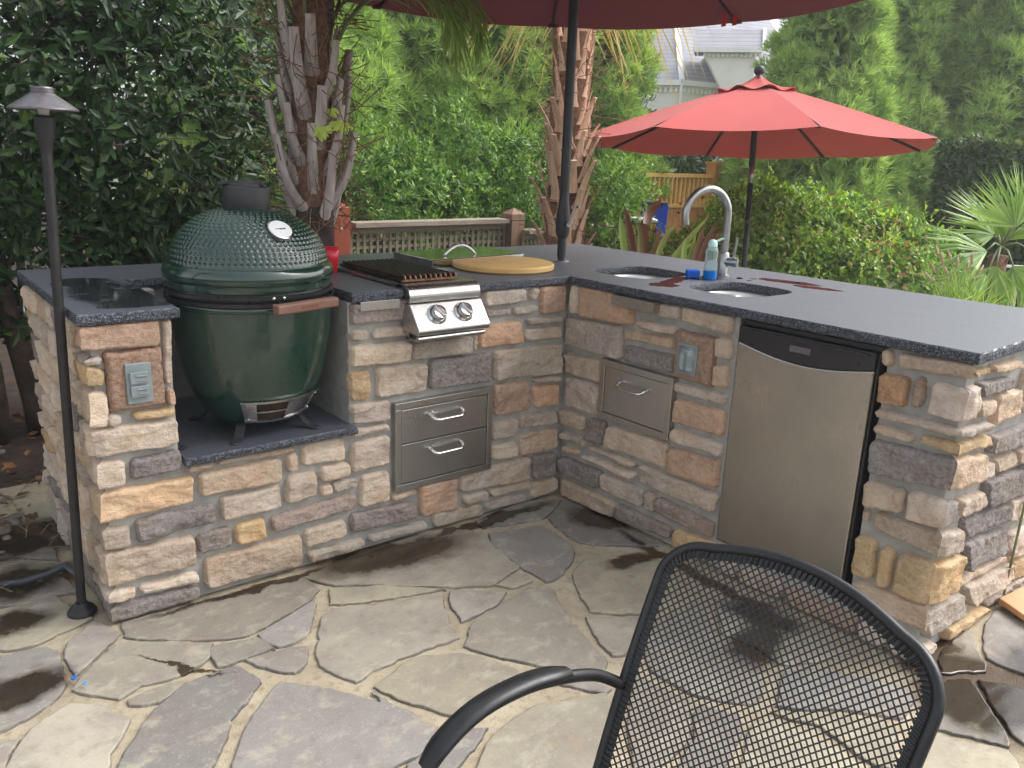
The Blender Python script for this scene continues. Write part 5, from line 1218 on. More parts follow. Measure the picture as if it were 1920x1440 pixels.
s_ = rg.rand(n2c)*Lh; dpt = rg.rand(n2c)*1.0; A2 = bl_(s_, HH-rg.rand(n2c)*.15+.04*np.sin(s_*6), dpt); N2_ = np.tile(ZU, (n2c, 1))
dpt = rg.rand(n3)*1.; z = rg.rand(n3)*HH; A3 = bl_(rg.rand(n3)*.2-bump_(dpt, z), z, dpt); N3_ = np.tile(-ax, (n3, 1))
P = np.concatenate([A1, A2, A3]); N_ = np.concatenate([N1, N2_, N3_]); n = len(P); leaves('foliage', P, N_*.6+rdir(rg, n)*.9+ZU*.3, N_+rdir(rg, n)*.5, .075*(.7+.5*rg.rand(n)), .034, np.clip(.42+.2*rg.randn(n), 0, 1), MT['dkhedge'], hd)
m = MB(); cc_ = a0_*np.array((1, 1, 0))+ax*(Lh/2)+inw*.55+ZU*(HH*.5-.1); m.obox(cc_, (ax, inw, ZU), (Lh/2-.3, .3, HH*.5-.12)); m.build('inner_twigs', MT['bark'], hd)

# ------------------------------------------------------------------ palms
def boots(parent, c, r, z0, z1, n, L, w, tilt, mat, seed, taper=.8, thick=.5, curve=.3, flare=False):
    rg = random.Random(seed); c = np.array(c, float)
    for i in range(n):
        f = i/n; z = z0+(z1-z0)*f; a = i*2.39996+rg.uniform(-.15, .15); o_ = np.array((math.cos(a), math.sin(a), 0)); tl = math.radians(tilt*rg.uniform(.65, 1.35)); ll = L*rg.uniform(.75, 1.2); ww = w*rg.uniform(.8, 1.2)
        p = c+o_*r*.75+ZU*z; pts = []; ns = 7
        for j in range(ns+1): t_ = j/ns; an = tl*((1.75-1.35*min(1, t_*1.6)) if flare else (.35+curve*t_*2.2)); pts.append(p.copy()); p = p+(o_*math.sin(an)+ZU*math.cos(an))*ll/ns
        R_ = [ww*.62*(1.0-(1-taper)*min(1, j/ns*1.2)) for j in range(ns+1)]; R_[0] *= 1.35
        m = MB(); m.tube(pts, R_, 10, True, thick, up=o_); m.build('frond_stub', mat, parent, smooth=True, auto=math.radians(50))
p1c = at(600, 392, 3.62); pal1 = thing('pindo_palm', (p1c[0], p1c[1], 0), 'stout palm with long grey sawn-off frond stubs, behind the green egg grill', 'palm', 'palms behind the counter')
x, y = p1c[0]-.01, p1c[1]+.03
m = MB(); m.lathe([(.12, 0), (.10, .6), (.075, .98), (.070, 1.08), (.085, 1.22), (.090, 1.5), (.075, 1.8), (.06, 2.1), (.04, 2.3)], (x, y, 0), 24); m.build('trunk', MT['fibre'], pal1, smooth=True)
m = MB(); m.lathe([(.125, 0), (.105, .6), (.084, .9), (.080, 1.0), (.085, 1.07), (.07, 1.12)], (x, y, 0), 20); m.build('trunk_base', MT['bark'], pal1, smooth=True)
boots(pal1, (x, y, 0), .070, 1.00, 1.70, 30, .32, .054, 22, MT['boot'], 4, .62, .68, flare=True)
rg = np.random.RandomState(17); m = MB()
for i in range(420):
    a = rg.rand()*2*PI; z = rg.uniform(1.0, 2.25); p = np.array((x+.13*math.cos(a), y+.13*math.sin(a), z)); d = rg.randn(3)*.07+np.array((math.cos(a), math.sin(a), .5))*.05; m.tube([p, p+d*.6+rg.randn(3)*.015, p+d*1.3+rg.randn(3)*.03], .0022, 4)
m.build('fibre_threads', MT['fibre'], pal1)
def frond(parent, base, az, elev, L, droop, leaflen, nleaf, seed, mat='fan', tw=.011, tm=.45, pet=.3, wd=.014):
    rg = np.random.RandomState(seed); o_ = np.array((math.cos(az), math.sin(az), 0)); p = np.array(base, float); pts = [p.copy()]; e = elev; ns = 26; T = []
    for j in range(ns): d = o_*math.cos(e)+ZU*math.sin(e); T.append(d); p = p+d*L/ns; pts.append(p.copy()); e -= droop/ns*(.4+1.2*j/ns)
    m = MB(); m.tube(pts, [tw*(1-.85*i/ns)+.0012 for i in range(ns+1)], 7, True, .6); st = m.build('frond_stalk', MT['boot'] if mat == 'drypalm' else MT['frondstalk'], parent, smooth=True)
    P = []; D = []; 
    for k_ in range(nleaf):
        f = pet+(1-pet)*(k_+.5)/nleaf; j = min(ns-1, int(f*ns)); q = pts[j]+(pts[j+1]-pts[j])*(f*ns-j); s_ = unit(np.cross(T[j], ZU)) 
        for sg in (-1, 1): P.append(q); D.append(unit(s_*sg*.8+T[j]*.55+ZU*(.15)+rg.randn(3)*.07))
    n = len(P); lf = leaflen*(1-.55*np.abs(np.linspace(-.6, 1, n)))*(.85+.3*rg.rand(n)); blades('leaflets', np.array(P), np.array(D), np.tile(ZU, (n, 1))+rg.randn(n, 3)*.2, lf, wd, np.clip(tm+.15*rg.randn(n), 0, 1), MT[mat], st, .55)
MT['frondstalk'] = pm('frond_stalk', lin(120, 132, 84), lin(100, 104, 66), 20, .5)
tcx = (x, y, 2.0)
ra = math.atan2(RGT[1], RGT[0]); fa_ = math.atan2(FWD[1], FWD[0])
for i, (az, el, L, dr_) in enumerate(((ra+.15, 1.25, .95, 3.1), (ra-.1, 1.15, .80, 3.1), (ra+.9, 1.3, 1.3, 2.2), (ra+PI, 1.15, 1.6, 1.8), (ra+PI+.5, 1.3, 1.6, 1.5), (ra-1.5, 1.35, 1.1, 1.0), (ra+1.6, 1.2, 1.6, 1.6), (ra+PI-.7, 1.0, 1.5, 1.7), (ra+.35, 1.0, .75, 2.9))):
    frond(pal1, (x+.09*math.cos(az), y+.09*math.sin(az), 1.72+.02*i), az, el, L, dr_, .32, 60, 200+i, 'fan', .011, .5, .33, .008)
# lime seedling caught among the stubs
m_ = thing('maple_seedling', tuple(at(612, 240, 3.42)), 'bright lime lobed leaves growing among the grey stubs of the palm', 'seedling'); rg = np.random.RandomState(3); P = []; D = []; N_ = []
for (px_, py_) in ((618, 205), (606, 238), (630, 228), (598, 246), (640, 232)):
    c = at(px_, py_, 3.40+rg.rand()*.03)
    for a in (-1.2, -.6, 0, .6, 1.2): P.append(c); D.append(RGT*math.sin(a)-ZU*math.cos(a)*.8+rg.randn(3)*.15); N_.append(-FWD+rg.randn(3)*.3)
leaves('lobed_leaf', np.array(P), np.array(D), np.array(N_), .045, .028, np.full(len(P), .97), MT['lime'], m_); mm = MB(); mm.tube([at(605, 262, 3.46), at(612, 236, 3.43), at(620, 205, 3.41)], .002, 6); mm.build('stem', MT['frondstalk'], m_)
# sabal palm
p2c = at(1058, 440, 6.35); sx_, sy_ = p2c[0], p2c[1]; lean_ = at(1074, 60, 6.4)-at(1056, 440, 6.35)
pal2 = thing('sabal_palm', (sx_, sy_, 0), 'slim palm with criss-crossed tan frond boots, behind the umbrella pole on the counter', 'palm', 'palms behind the counter')
m = MB(); m.tube([np.array((sx_, sy_, z))+np.array((lean_[0], lean_[1], 0))*(z-.7)/1.6*.6 for z in np.linspace(0, 3.0, 14)], [.155+.014*math.sin(i*2.1) for i in range(14)], 20); m.build('trunk', MT['fibre'], pal2, smooth=True)
boots(pal2, (sx_-.00, sy_, 0), .160, .12, 1.57, 60, .34, .088, 34, MT['boot_tan'], 9, .42, .30, .25)
boots(pal2, (sx_+.05, sy_+.05, 0), .145, 1.55, 2.35, 32, .23, .060, 22, MT['boot_tan'], 10, .40, .30, .25)
rg = np.random.RandomState(27); m = MB()
for i in range(420):
    a = rg.rand()*2*PI; z = rg.uniform(.3, 2.6); p = np.array((sx_+.03+.165*math.cos(a), sy_+.03+.165*math.sin(a), z)); d = rg.randn(3)*.07+np.array((math.cos(a), math.sin(a), .1))*.06; m.tube([p, p+d*.6+rg.randn(3)*.012, p+d*1.2+rg.randn(3)*.03], .0026, 4)
m.build('fibre_threads', MT['fibre'], pal2)
P = []; D = []; L_ = []; T_ = []
for i in range(210):
    a = ra+PI*(i % 2)+rg.randn()*.65; r_ = rg.uniform(.12, .80)*(1. if rg.rand() < .7 else .6); zz = rg.uniform(2.30, 2.95); P.append(np.array((sx_+.04+r_*math.cos(a), sy_+.04+r_*math.sin(a), zz))); D.append(np.array((.55*math.cos(a), .55*math.sin(a), -1.))+rg.randn(3)*.12); L_.append(rg.uniform(.25, .70)); T_.append(rg.uniform(.4, 1))
blades('hanging_strands', np.array(P), np.array(D), rdir(rg, len(P)), np.array(L_), .010, np.array(T_), MT['drypalm'], pal2, .06)
def fanleaf(parent, hub, axis, normal, R, n, spread, mat, seed, wd=.022, stalk=None, bend=.14, tm=.5):
    rg = np.random.RandomState(seed); axis = unit(axis); normal = unit(normal-axis*np.dot(normal, axis)); s_ = np.cross(normal, axis)
    A_ = np.linspace(-spread, spread, n)+rg.randn(n)*.03; D = np.cos(A_)[:, None]*axis+np.sin(A_)[:, None]*s_+rg.randn(n, 3)*.035
    Lr = R*(.72+.28*np.cos(A_*.8))*(.9+.15*rg.rand(n)); o_ = blades('fan_leaf', np.tile(hub, (n, 1)), D, np.tile(normal, (n, 1))+rg.randn(n, 3)*.15, Lr, wd, np.clip(tm+.16*rg.randn(n), 0, 1), MT[mat], parent, bend)
    if stalk is not None: m = MB(); st = np.array(stalk, float); m.tube([st, (st+hub)/2+ZU*.03, hub], [.008, .006, .005], 7); m.build('leaf_stalk', MT['frondstalk'], parent, smooth=True)
for i, (az, dd_) in enumerate(()):
    hb = np.array((sx_+.06+dd_*math.cos(az), sy_+.05+dd_*math.sin(az), 2.62)); fanleaf(pal2, hb, np.array((math.cos(az), math.sin(az), -.5)), ZU*1., .62, 34, 1.5, 'drypalm' if i % 2 else 'fan', 300+i, .020, (sx_+.05, sy_+.05, 2.2), .5)
# small fan palm on the right
fc = at(1872, 470, 4.55); fp = thing('fan_palm', (fc[0], fc[1], 0), 'small bright green fan palm at the right edge beyond the counter', 'palm')
m = MB(); m.tube([(fc[0], fc[1], 0), (fc[0]-.01, fc[1], .5), tuple(at(1873, 478, 4.55))], [.06, .055, .048], 16); m.build('trunk', MT['fibre'], fp, smooth=True)
boots(fp, (fc[0], fc[1], 0), .045, .35, .82, 16, .12, .03, 24, MT['fibre'], 19, .5, .4)
crown = at(1876, 462, 4.55)
for i, (hx, hy, dpt, axx, axy, R, nb, spr) in enumerate(((1905, 425, 4.5, -.35, 1., .42, 30, 1.25), (1940, 420, 4.6, .3, 1., .42, 28, 1.2), (1850, 470, 4.45, -1., .12, .40, 26, 1.0), (1850, 515, 4.4, -1., -.35, .36, 24, .9), (1900, 500, 4.4, .5, -.9, .36, 24, 1.1), (1865, 440, 4.7, -.8, .7, .42, 28, 1.1), (1935, 470, 4.5, 1., .1, .42, 26, 1.1), (1868, 500, 4.4, -.35, -1, .30, 22, 1.0), (1885, 450, 4.8, .1, 1., .40, 26, 1.3))):
    fanleaf(fp, at(hx, hy, dpt), RGT*axx+ZU*axy-FWD*.2, -FWD+ZU*.9+RGT*rg.randn()*.3, R*.86, int(nb*1.4), spr, 'fan', 400+i, .0135, crown, .34, .52)
# fountain grass with seed heads
gp_ = at(1790, 560, 4.3); gt = thing('fountain_grass', (gp_[0], gp_[1], 0), 'tuft of thin grass with pale bottlebrush seed heads left of the fan palm', 'grass tuft'); rg = np.random.RandomState(5)
n = 260; hub = at(1800, 590, 4.3); P = hub+rg.randn(n, 3)*np.array((.05, .05, .01)); D = rg.randn(n, 3)*np.array((.45, .45, .1))+ZU; blades('grass_blades', P, D, rdir(rg, n), .24*(.6+.6*rg.rand(n)), .004, rg.rand(n), MT['fan'], gt, .35)
for (px_, py_) in ((1752, 508), (1768, 492), (1758, 478), (1783, 486), (1795, 500), (1812, 505), (1822, 492), (1776, 515), (1835, 512), (1745, 525)):
    e = at(px_, py_, 4.28+rg.rand()*.08); m = MB(); dv = unit(e-hub+RGT*rg.randn()*.05); m.tube([hub, (hub+e)/2+ZU*.02, e], .0015, 5); m.build('stalk', MT['seed'], gt); m = MB(); m.tube([e-dv*.01, e+dv*.012, e+dv*.035, e+dv*.055], [.003, .0085, .007, .002], 8); m.build('seed_head', MT['seed'], gt, smooth=True)
# strap-leaved plants behind the counter
def strap(parent, a, b, c, w, tint, seed):
    a, b, c = [np.array(q) for q in (a, b, c)]; n = 12; vs = []; sd = unit(np.cross(b-a, FWD)); 
    for i in range(n+1): t_ = i/n; p = a*(1-t_)**2+2*b*t_*(1-t_)+c*t_**2; ww = w*(.55+1.0*t_)*(1-t_**3)+.0005; vs += [p-sd*ww, p+FWD*ww*.35, p+sd*ww]
    F = [(3*i+k_, 3*i+3+k_, 3*i+4+k_, 3*i+1+k_) for i in range(n) for k_ in (0, 1)]; return np_mesh('strap_leaf', np.array(vs), np.array(F), MT['canna'], parent, smooth=True, attrs={'tint': ('FLOAT', np.full(len(vs), tint))})
cl1 = thing('canna_plant', tuple(at(1210, 500, 4.25)*np.array((1, 1, 0))), 'clump of bronze and green strap leaves behind the counter, left of the faucet', 'plant', 'strap-leaved plants')
for i, (x0, y0, x1, y1, x2, y2, w, ti) in enumerate(((1178, 520, 1170, 460, 1162, 402, .020, .95), (1192, 520, 1186, 440, 1170, 385, .020, .05), (1200, 520, 1205, 460, 1198, 415, .018, .6), (1212, 525, 1200, 440, 1212, 400, .030, .12), (1212, 420, 1216, 392, 1240, 374, .030, .10), (1222, 525, 1235, 450, 1268, 418, .016, .75), (1228, 530, 1270, 470, 1330, 405, .017, .85), (1220, 525, 1226, 470, 1238, 425, .018, .35), (1186, 520, 1192, 470, 1205, 430, .016, .7), (1235, 530, 1262, 488, 1300, 452, .014, .8))):
    strap(cl1, at(x0, y0, 4.25), at(x1, y1, 4.25+.02*i), at(x2, y2, 4.3), w, ti, i)
cl2 = thing('canna_plant', tuple(at(1310, 510, 4.2)*np.array((1, 1, 0))), 'clump of withered reddish strap leaves rising behind the soap bottle', 'plant', 'strap-leaved plants')
for i, (x0, y0, x1, y1, x2, y2, w, ti) in enumerate(((1280, 520, 1282, 480, 1286, 448, .016, .95), (1295, 525, 1305, 470, 1322, 420, .016, .25), (1300, 525, 1318, 460, 1345, 415, .016, .1), (1310, 525, 1332, 470, 1352, 432, .014, .2), (1290, 525, 1292, 480, 1305, 440, .015, .9), (1315, 525, 1350, 480, 1372, 455, .014, .3), (1305, 525, 1322, 480, 1340, 440, .016, .05), (1300, 520, 1310, 480, 1312, 432, .014, .5))):
    strap(cl2, at(x0, y0, 4.2), at(x1, y1, 4.2+.02*i), at(x2, y2, 4.22), w, ti, i)
# a few leaves pushing in at the far right end
sp = thing('broadleaf_sprig', tuple(at(1935, 760, 2.45)*np.array((1, 1, 0))), 'few bright green leaves poking in at the right frame edge beside the island end', 'plant')
P = [at(1935, 690, 2.5), at(1940, 745, 2.5), at(1950, 720, 2.55), at(1960, 690, 2.55)]; D = [-RGT*.9+UP*.05, -RGT*.9+UP*.05, RGT*.6+UP, RGT+UP*.1]
leaves('leaf', np.array(P), np.array(D), np.tile(-FWD+ZU, (4, 1)), .085, .045, np.array([.7, .65, .6, .6]), MT['box'], sp, .1); m = MB(); m.tube([np.array((*at(1960, 760, 2.5)[:2], .0)), at(1955, 800, 2.5), at(1942, 700, 2.52)], .004, 6); m.build('stem', MT['frondstalk'], sp)
rg = np.random.RandomState(15); Q = [at(1955, 700+i*25, 2.5) for i in range(10)]; leaves('lower_leaf', np.array(Q), rdir(rg, 10)*.6+RGT, rdir(rg, 10)+ZU, .08, .04, rg.uniform(.4, .8, 10), MT['box'], sp)

# ------------------------------------------------------------------ lattice fence
fn = thing('lattice_fence', (1.9, 3.87, 0), 'weathered grey lattice fence section between the red-brown post and the weathered pyramid-capped post', 'fence', 'lattice fence behind the counter')
def lattice(parent, a, b, z0, z1, sp=.062, w=.025):
    a = np.array(a); b = np.array(b); L_ = np.linalg.norm(b-a); d = (b-a)/L_; nn = np.cross(ZU, d); m = MB(); nx = int(L_/sp)
    for i in range(nx+1): p = a+d*(i*L_/nx); m.obox(p+ZU*((z0+z1)/2), (d, nn, ZU), (w/2, .004, (z1-z0)/2))
    nzz = int((z1-z0)/sp)
    for j in range(nzz+1): p = (a+b)/2+ZU*(z0+(z1-z0)*j/nzz)+nn*.0085; m.obox(p, (d, nn, ZU), (L_/2, .004, w/2))
    m.build('lattice_panel', MT['greywood'], parent)
A_, B_ = np.array((1.06, 3.83, 0)), np.array((2.72, 3.90, 0))
lattice(fn, A_, B_, .06, .700); m = MB(); m.bar(A_+ZU*.765, B_+ZU*.765, .17, .042); m2 = MB(); m2.bar(A_+ZU*.718, B_+ZU*.718, .05, .052); m2.build('under_rail', MT['greywood'], fn); m.build('top_rail', MT['greywood'], fn, bevel=.003)
fn2 = thing('lattice_fence', (3.7, 3.98, 0), 'lower grey lattice fence section running right behind the tan palm trunk', 'fence', 'lattice fence behind the counter')
A2_, B2_ = np.array((2.86, 3.78, 0)), np.array((4.7, 4.22, 0)); lattice(fn2, A2_, B2_, .04, .605); m = MB(); m.bar(A2_+ZU*.665, B2_+ZU*.665, .15, .038); m2 = MB(); m2.bar(A2_+ZU*.622, B2_+ZU*.622, .045, .05); m2.build('under_rail', MT['greywood'], fn2); m.build('top_rail', MT['greywood'], fn2, bevel=.003)
def post(x, y, w, h, mat, label, rot=0., nail=False):
    t = thing('fence_post', (x, y, 0), label, 'fence post', 'posts of the lattice fence'); X = np.array((math.cos(rot), math.sin(rot), 0)); Y = np.cross(ZU, X); m = MB(); m.obox((x, y, (h-.12)/2), (X, Y, ZU), (w/2, w/2, (h-.12)/2))
    c = np.array((x, y, 0)); q = [(-1, -1), (1, -1), (1, 1), (-1, 1)]; m.build('shaft', MT[mat], t, bevel=.004)
    m = MB(); w2 = w/2+.002; vs = [c+X*a*w2+Y*b*w2+ZU*(h-.115) for a, b in q]+[c+X*a*w2+Y*b*w2+ZU*(h-.055) for a, b in q]+[c+ZU*h]; m.add(vs, [(3, 2, 1, 0), (0, 1, 5, 4), (1, 2, 6, 5), (2, 3, 7, 6), (3, 0, 4, 7), (4, 5, 8), (5, 6, 8), (6, 7, 8), (7, 4, 8)]); m.build('post_cap', MT[mat], t, bevel=.003)
    if nail: p = c-Y*(w/2+.001)-X*.006+ZU*(h-.22); m = MB(); m.lathe([(.010, 0), (.008, .006), (.0001, .008)], p, 10, axis=-Y); m.build('screw_head', MT['white'], t)
post(.93, 3.80, .145, .965, 'redwood', 'red-brown square fence post with a pyramid cap, beside the grey-stubbed palm', 0, True)
post(2.81, 3.88, .16, .885, 'oldwood', 'weathered pinkish-grey fence post with a pyramid cap, between the shrubs and the tan palm')
m = MB()
for i in range(7): m.box((.18+i*.098, 3.83, 0), (.262+i*.098, 3.86, .70))
m.box((.18, 3.80, .70), (.855, 3.83, .77)); o_ = m.build('picket_panel', MT['redwood']); tag(o_, 'red-brown board fence panel just left of the red-brown post, behind the palm', 'fence')

# ------------------------------------------------------------------ yellow timber fence far behind
a_, b_ = at(1165, 400, 10.6), at(1332, 400, 11.6); c_ = at(1500, 400, 12.8)
yf = thing('timber_fence', (a_[0], a_[1], 0), 'new yellow timber fence topped by thin balusters, beyond the red umbrella pole', 'fence')
def yfence(a, b, zt_, step=0.):
    a = np.array((a[0], a[1], 0)); b = np.array((b[0], b[1], 0)); L_ = np.linalg.norm(b-a); d = (b-a)/L_; nn = np.cross(ZU, d)
    m = MB(); m.bar(a+ZU*zt_, b+ZU*zt_, .10, .05); m.bar(a+ZU*(zt_-.40), b+ZU*(zt_-.40), .08, .05); m.build('rail', MT['yellowwood'], yf); m = MB()
    for i in range(int(L_/.085)): p = a+d*(i+.5)*.085; m.obox(p+ZU*(zt_-.20), (d, nn, ZU), (.018, .018, .17))
    m.build('balusters', MT['yellowwood'], yf); m = MB()
    for i in range(int(L_/.12)): p = a+d*(i+.5)*.12; m.obox(p+ZU*((zt_-.43)/2), (d, nn, ZU), (.057, .012, (zt_-.43)/2))
    m.build('boards', MT['orangewood'], yf)
za = at(1250, 328, 11.1)[2]; yfence(a_, b_, za); yfence(b_+unit(c_-b_)*.12, c_, za-.14)
m = MB(); m.box((b_[0]-.08, b_[1]-.08, 0), (b_[0]+.08, b_[1]+.08, za+.16)); m.box((b_[0]-.10, b_[1]-.10, za+.16), (b_[0]+.10, b_[1]+.10, za+.20)); m.build('post', MT['orangewood'], yf)
tb = at(1228, 382, 9.6); t = thing('storage_tub', (tb[0], tb[1], 0), 'blue plastic tub in front of the yellow timber fence', 'tub'); MT['blue'] = pm('blue_tub', lin(36, 84, 200), lin(26, 60, 160), 4, .4); MT['navy'] = pm('navy_lid', lin(30, 44, 76), sc=4, rough=.5)
m = MB(); q_ = [(-.19, -.12), (.19, -.12), (.19, .12), (-.19, .12)]; m.add([tb*np.array((1, 1, 0))+RGT*a*f_+np.array((0, b*f_, 0))+ZU*z for z, f_ in ((.0, .5), (tb[2]+.0, .62)) for a, b in q_], [(3, 2, 1, 0), (4, 5, 6, 7)]+[(i, (i+1) % 4, (i+1) % 4+4, i+4) for i in range(4)]); m.build('body', MT['blue'], t, bevel=.02)
m = MB(); m.obox(tb*np.array((1, 1, 0))+ZU*(tb[2]+.01), (unit(RGT*np.array((1, 1, 0))), unit(FWD*np.array((1, 1, 0))), ZU), (.14, .10, .015)); m.build('rim', MT['navy'], t, bevel=.01)
tb = at(1198, 412, 8.6); t = thing('cooler', (tb[0], tb[1], 0), 'orange-red box with a white lid, half hidden by bronze leaves below the blue tub', 'cooler'); MT['orangep'] = pm('orange_plastic', lin(206, 96, 66), lin(190, 84, 58), 5, .5)
hx_, hy_ = unit(RGT*np.array((1, 1, 0))), unit(FWD*np.array((1, 1, 0))); c_ = tb*np.array((1, 1, 0)); m = MB(); m.obox(c_+ZU*(tb[2]-.02)/2, (hx_, hy_, ZU), (.17, .13, (tb[2]-.02)/2)); m.build('body', MT['orangep'], t, bevel=.03); m = MB(); m.obox(c_+ZU*(tb[2]+.0), (hx_, hy_, ZU), (.18, .14, .022)); m.build('lid', MT['white'], t, bevel=.02)

# ------------------------------------------------------------------ white wire chairs far right
for i, (px_, py_, d_) in enumerate(((1905, 555, 5.6), (1955, 560, 5.9))):
    b0 = at(px_, py_, d_); t = thing('wire_chair', (b0[0], b0[1], 0), ['white wire-backed garden chair glimpsed behind the fan palm trunk', 'white wire-backed garden chair at the very right edge behind the counter'][i], 'garden chair', 'white wire chairs'); zb_ = .42; X = hx_; Y = hy_; c0 = b0*np.array((1, 1, 0)); zt_ = b0[2]+.20
    m = MB(); loop = [c0-X*.20+ZU*zb_, c0-X*.21+ZU*(zt_-.1), c0-X*.12+ZU*zt_, c0+X*.12+ZU*zt_, c0+X*.21+ZU*(zt_-.1), c0+X*.20+ZU*zb_]; m.tube(loop, .011, 10)
    for a in (-.12, -.04, .04, .12): m.tube([c0+X*a+ZU*zb_, c0+X*a*1.2+ZU*(zt_-.02)], .005, 6)
    m.build('backrest', MT['white'], t, smooth=True); m = MB(); m.tube([c0-X*.20+ZU*zb_, c0-X*.2-Y*.4+ZU*zb_, c0+X*.2-Y*.4+ZU*zb_, c0+X*.20+ZU*zb_, c0-X*.2+ZU*zb_], .011, 8)
    for a in np.linspace(-.16, .16, 7): m.tube([c0+X*a+ZU*zb_, c0+X*a-Y*.4+ZU*zb_], .004, 6)
    m.build('seat', MT['white'], t, smooth=True)
    for a, b in ((-.2, 0), (.2, 0), (-.2, -.4), (.2, -.4)): m = MB(); m.tube([c0+X*a+Y*b+ZU*zb_, c0+X*a*1.1+Y*(b*1.05)+ZU*0], .010, 8); m.build('leg', MT['white'], t, smooth=True)

# ------------------------------------------------------------------ the pale house
E = at(1277, 158, 25.); hs = thing('neighbouring_house', (E[0], E[1], 0), 'pale two-storey house with a grey shingle hip roof, showing between the conifers', 'house')
hf = hy_; hr = hx_; zE = E[2]; G = E*np.array((1, 1, 0))
# eave corner nearest to us, walls run back to left and right
dl = unit(-hr*.94+hf*.35); drt = unit(hr*.90+hf*.44); wl, wr_ = 3.4, 5.0
cor = [G+dl*wl, G, G+drt*wr_]
far = [G+drt*wr_+unit(-hr*.3+hf)*6, G+dl*wl+unit(hr*.3+hf)*6]
foot_ = cor+far; m = MB(); n = 5; m.add([p for p in foot_]+[p+ZU*(zE-.02) for p in foot_], [tuple(range(5))[::-1], tuple(range(5, 10))]+[(i, (i+1) % 5, (i+1) % 5+5, i+5) for i in range(5)]); m.build('wall', MT['housewall'], hs)
cent = sum(foot_)/5; ev = [cent+(p-cent)*1.06 for p in foot_]; rp = at(1262, -10, 29.); ridge = [np.array((*at(1262, -10, 28.5)[:2], rp[2])), np.array((*at(1420, -10, 29.)[:2], rp[2]))]
m = MB(); m.add([p+ZU*(zE+.10) for p in ev]+ridge, [(0, 1, 5), (1, 2, 6, 5), (2, 3, 6), (3, 4, 5, 6), (4, 0, 5)]); rf = m.build('roof', MT['shingle'], hs)
m = MB(); 
for p, q in zip(ev[:3], ev[1:3]): m.bar(p+ZU*(zE+.03), q+ZU*(zE+.03), .10, .15)
m.bar(ev[1]+ZU*(zE+.11), ridge[0]+ZU*.02, .16, .05); m.build('gutter', MT['trim'], hs); m = MB()
for p, q in zip(foot_[:2], foot_[1:3]):
    L_ = np.linalg.norm(q-p); d = (q-p)/L_; ot = np.cross(d, ZU); ot = ot if np.dot(ot, FWD) < 0 else -ot
    for i in range(int(L_/.16)): m.obox(p+d*(i+.5)*.16+ZU*(zE-.17)+ot*.05, (d, ot, ZU), (.045, .06, .06))
    m.obox((p+q)/2+ZU*(zE-.08)+ot*.04, (d, ot, ZU), (L_/2, .05, .03))
m.build('dentil_trim', MT['trim'], hs)
m = MB(); m.tube([ev[1]+ZU*(zE-.0)-hf*.0, G-hf*.12+ZU*(zE-.3), G-hf*.12+ZU*.2], .045, 10); m.build('downpipe', MT['trim'], hs, smooth=True)
for (px_, py_, w_, h_, side) in ((1252, 222, .42, .95, 0), (1297, 222, .45, .95, 1)):
    d = dl if side == 0 else drt; ot = np.cross(d, ZU); ot = ot if np.dot(ot, FWD) < 0 else -ot; s_ = (1.0 if side == 0 else .55); c0 = G+d*s_+ZU*at(px_, py_, 25)[2]*.0+ZU*2.35
    m = MB(); m.obox(c0+ot*.02, (d, ot, ZU), (w_/2+.07, .03, h_/2+.07)); wn = m.build('window', MT['trim'], hs); m = MB(); m.obox(c0+ot*.055, (d, ot, ZU), (w_/2, .01, h_/2)); m.build('pane', MT['glass'], wn)
    m = MB(); m.obox(c0+ot*.07, (d, ot, ZU), (.015, .01, h_/2)); m.obox(c0+ot*.0705, (d, ot, ZU), (w_/2, .01, .02)); m.build('glazing_bar', MT['trim'], wn)
# gabled dormer wing on the right of the roof
dm = MB(); q0, q1, q2 = at(1318, 92, 23.8), at(1420, 74, 23.4), at(1352, 150, 24.2)
base_z = zE+.1; wA = np.array((q0[0], q0[1], 0)); wB = np.array((q1[0], q1[1], 0)); dz_ = unit(wB-wA); bk = unit(np.cross(ZU, dz_)); bk = bk if np.dot(bk, FWD) > 0 else -bk
zt0 = q0[2]; m = MB(); pts_ = [wA+ZU*zt0, wB+ZU*zt0, wB+ZU*(base_z-.5), wA+dz_*.75+ZU*(base_z-.5)]; m.add(pts_+[p+bk*3 for p in pts_], [(0, 1, 2, 3), (7, 6, 5, 4), (0, 4, 5, 1), (1, 5, 6, 2), (2, 6, 7, 3), (3, 7, 4, 0)]); m.build('dormer_wall', MT['housewall'], hs)
m = MB(); e0 = wA-dz_*.28-bk*.2+ZU*(zt0+.02); e1 = wB+dz_*.2-bk*.2+ZU*(zt0+.02); r0_ = e0+bk*1.0+ZU*.62; r1_ = e1+bk*1.0+ZU*.62; m.add([e0, e1, r1_, r0_, e0+bk*2, e1+bk*2], [(0, 1, 2, 3), (3, 2, 5, 4), (0, 3, 4), (1, 5, 2)]); m.build('dormer_roof', MT['shingle'], hs)
m = MB(); m.bar(e0-ZU*.06, e1-ZU*.06, .09, .13); m.bar(e1-ZU*.02, r1_, .09, .12)
for i in range(14): m.obox(wA+dz_*(i+.5)*.13-bk*.05+ZU*(zt0-.16), (dz_, bk, ZU), (.035, .05, .05))
m.build('dormer_gutter', MT['trim'], hs)

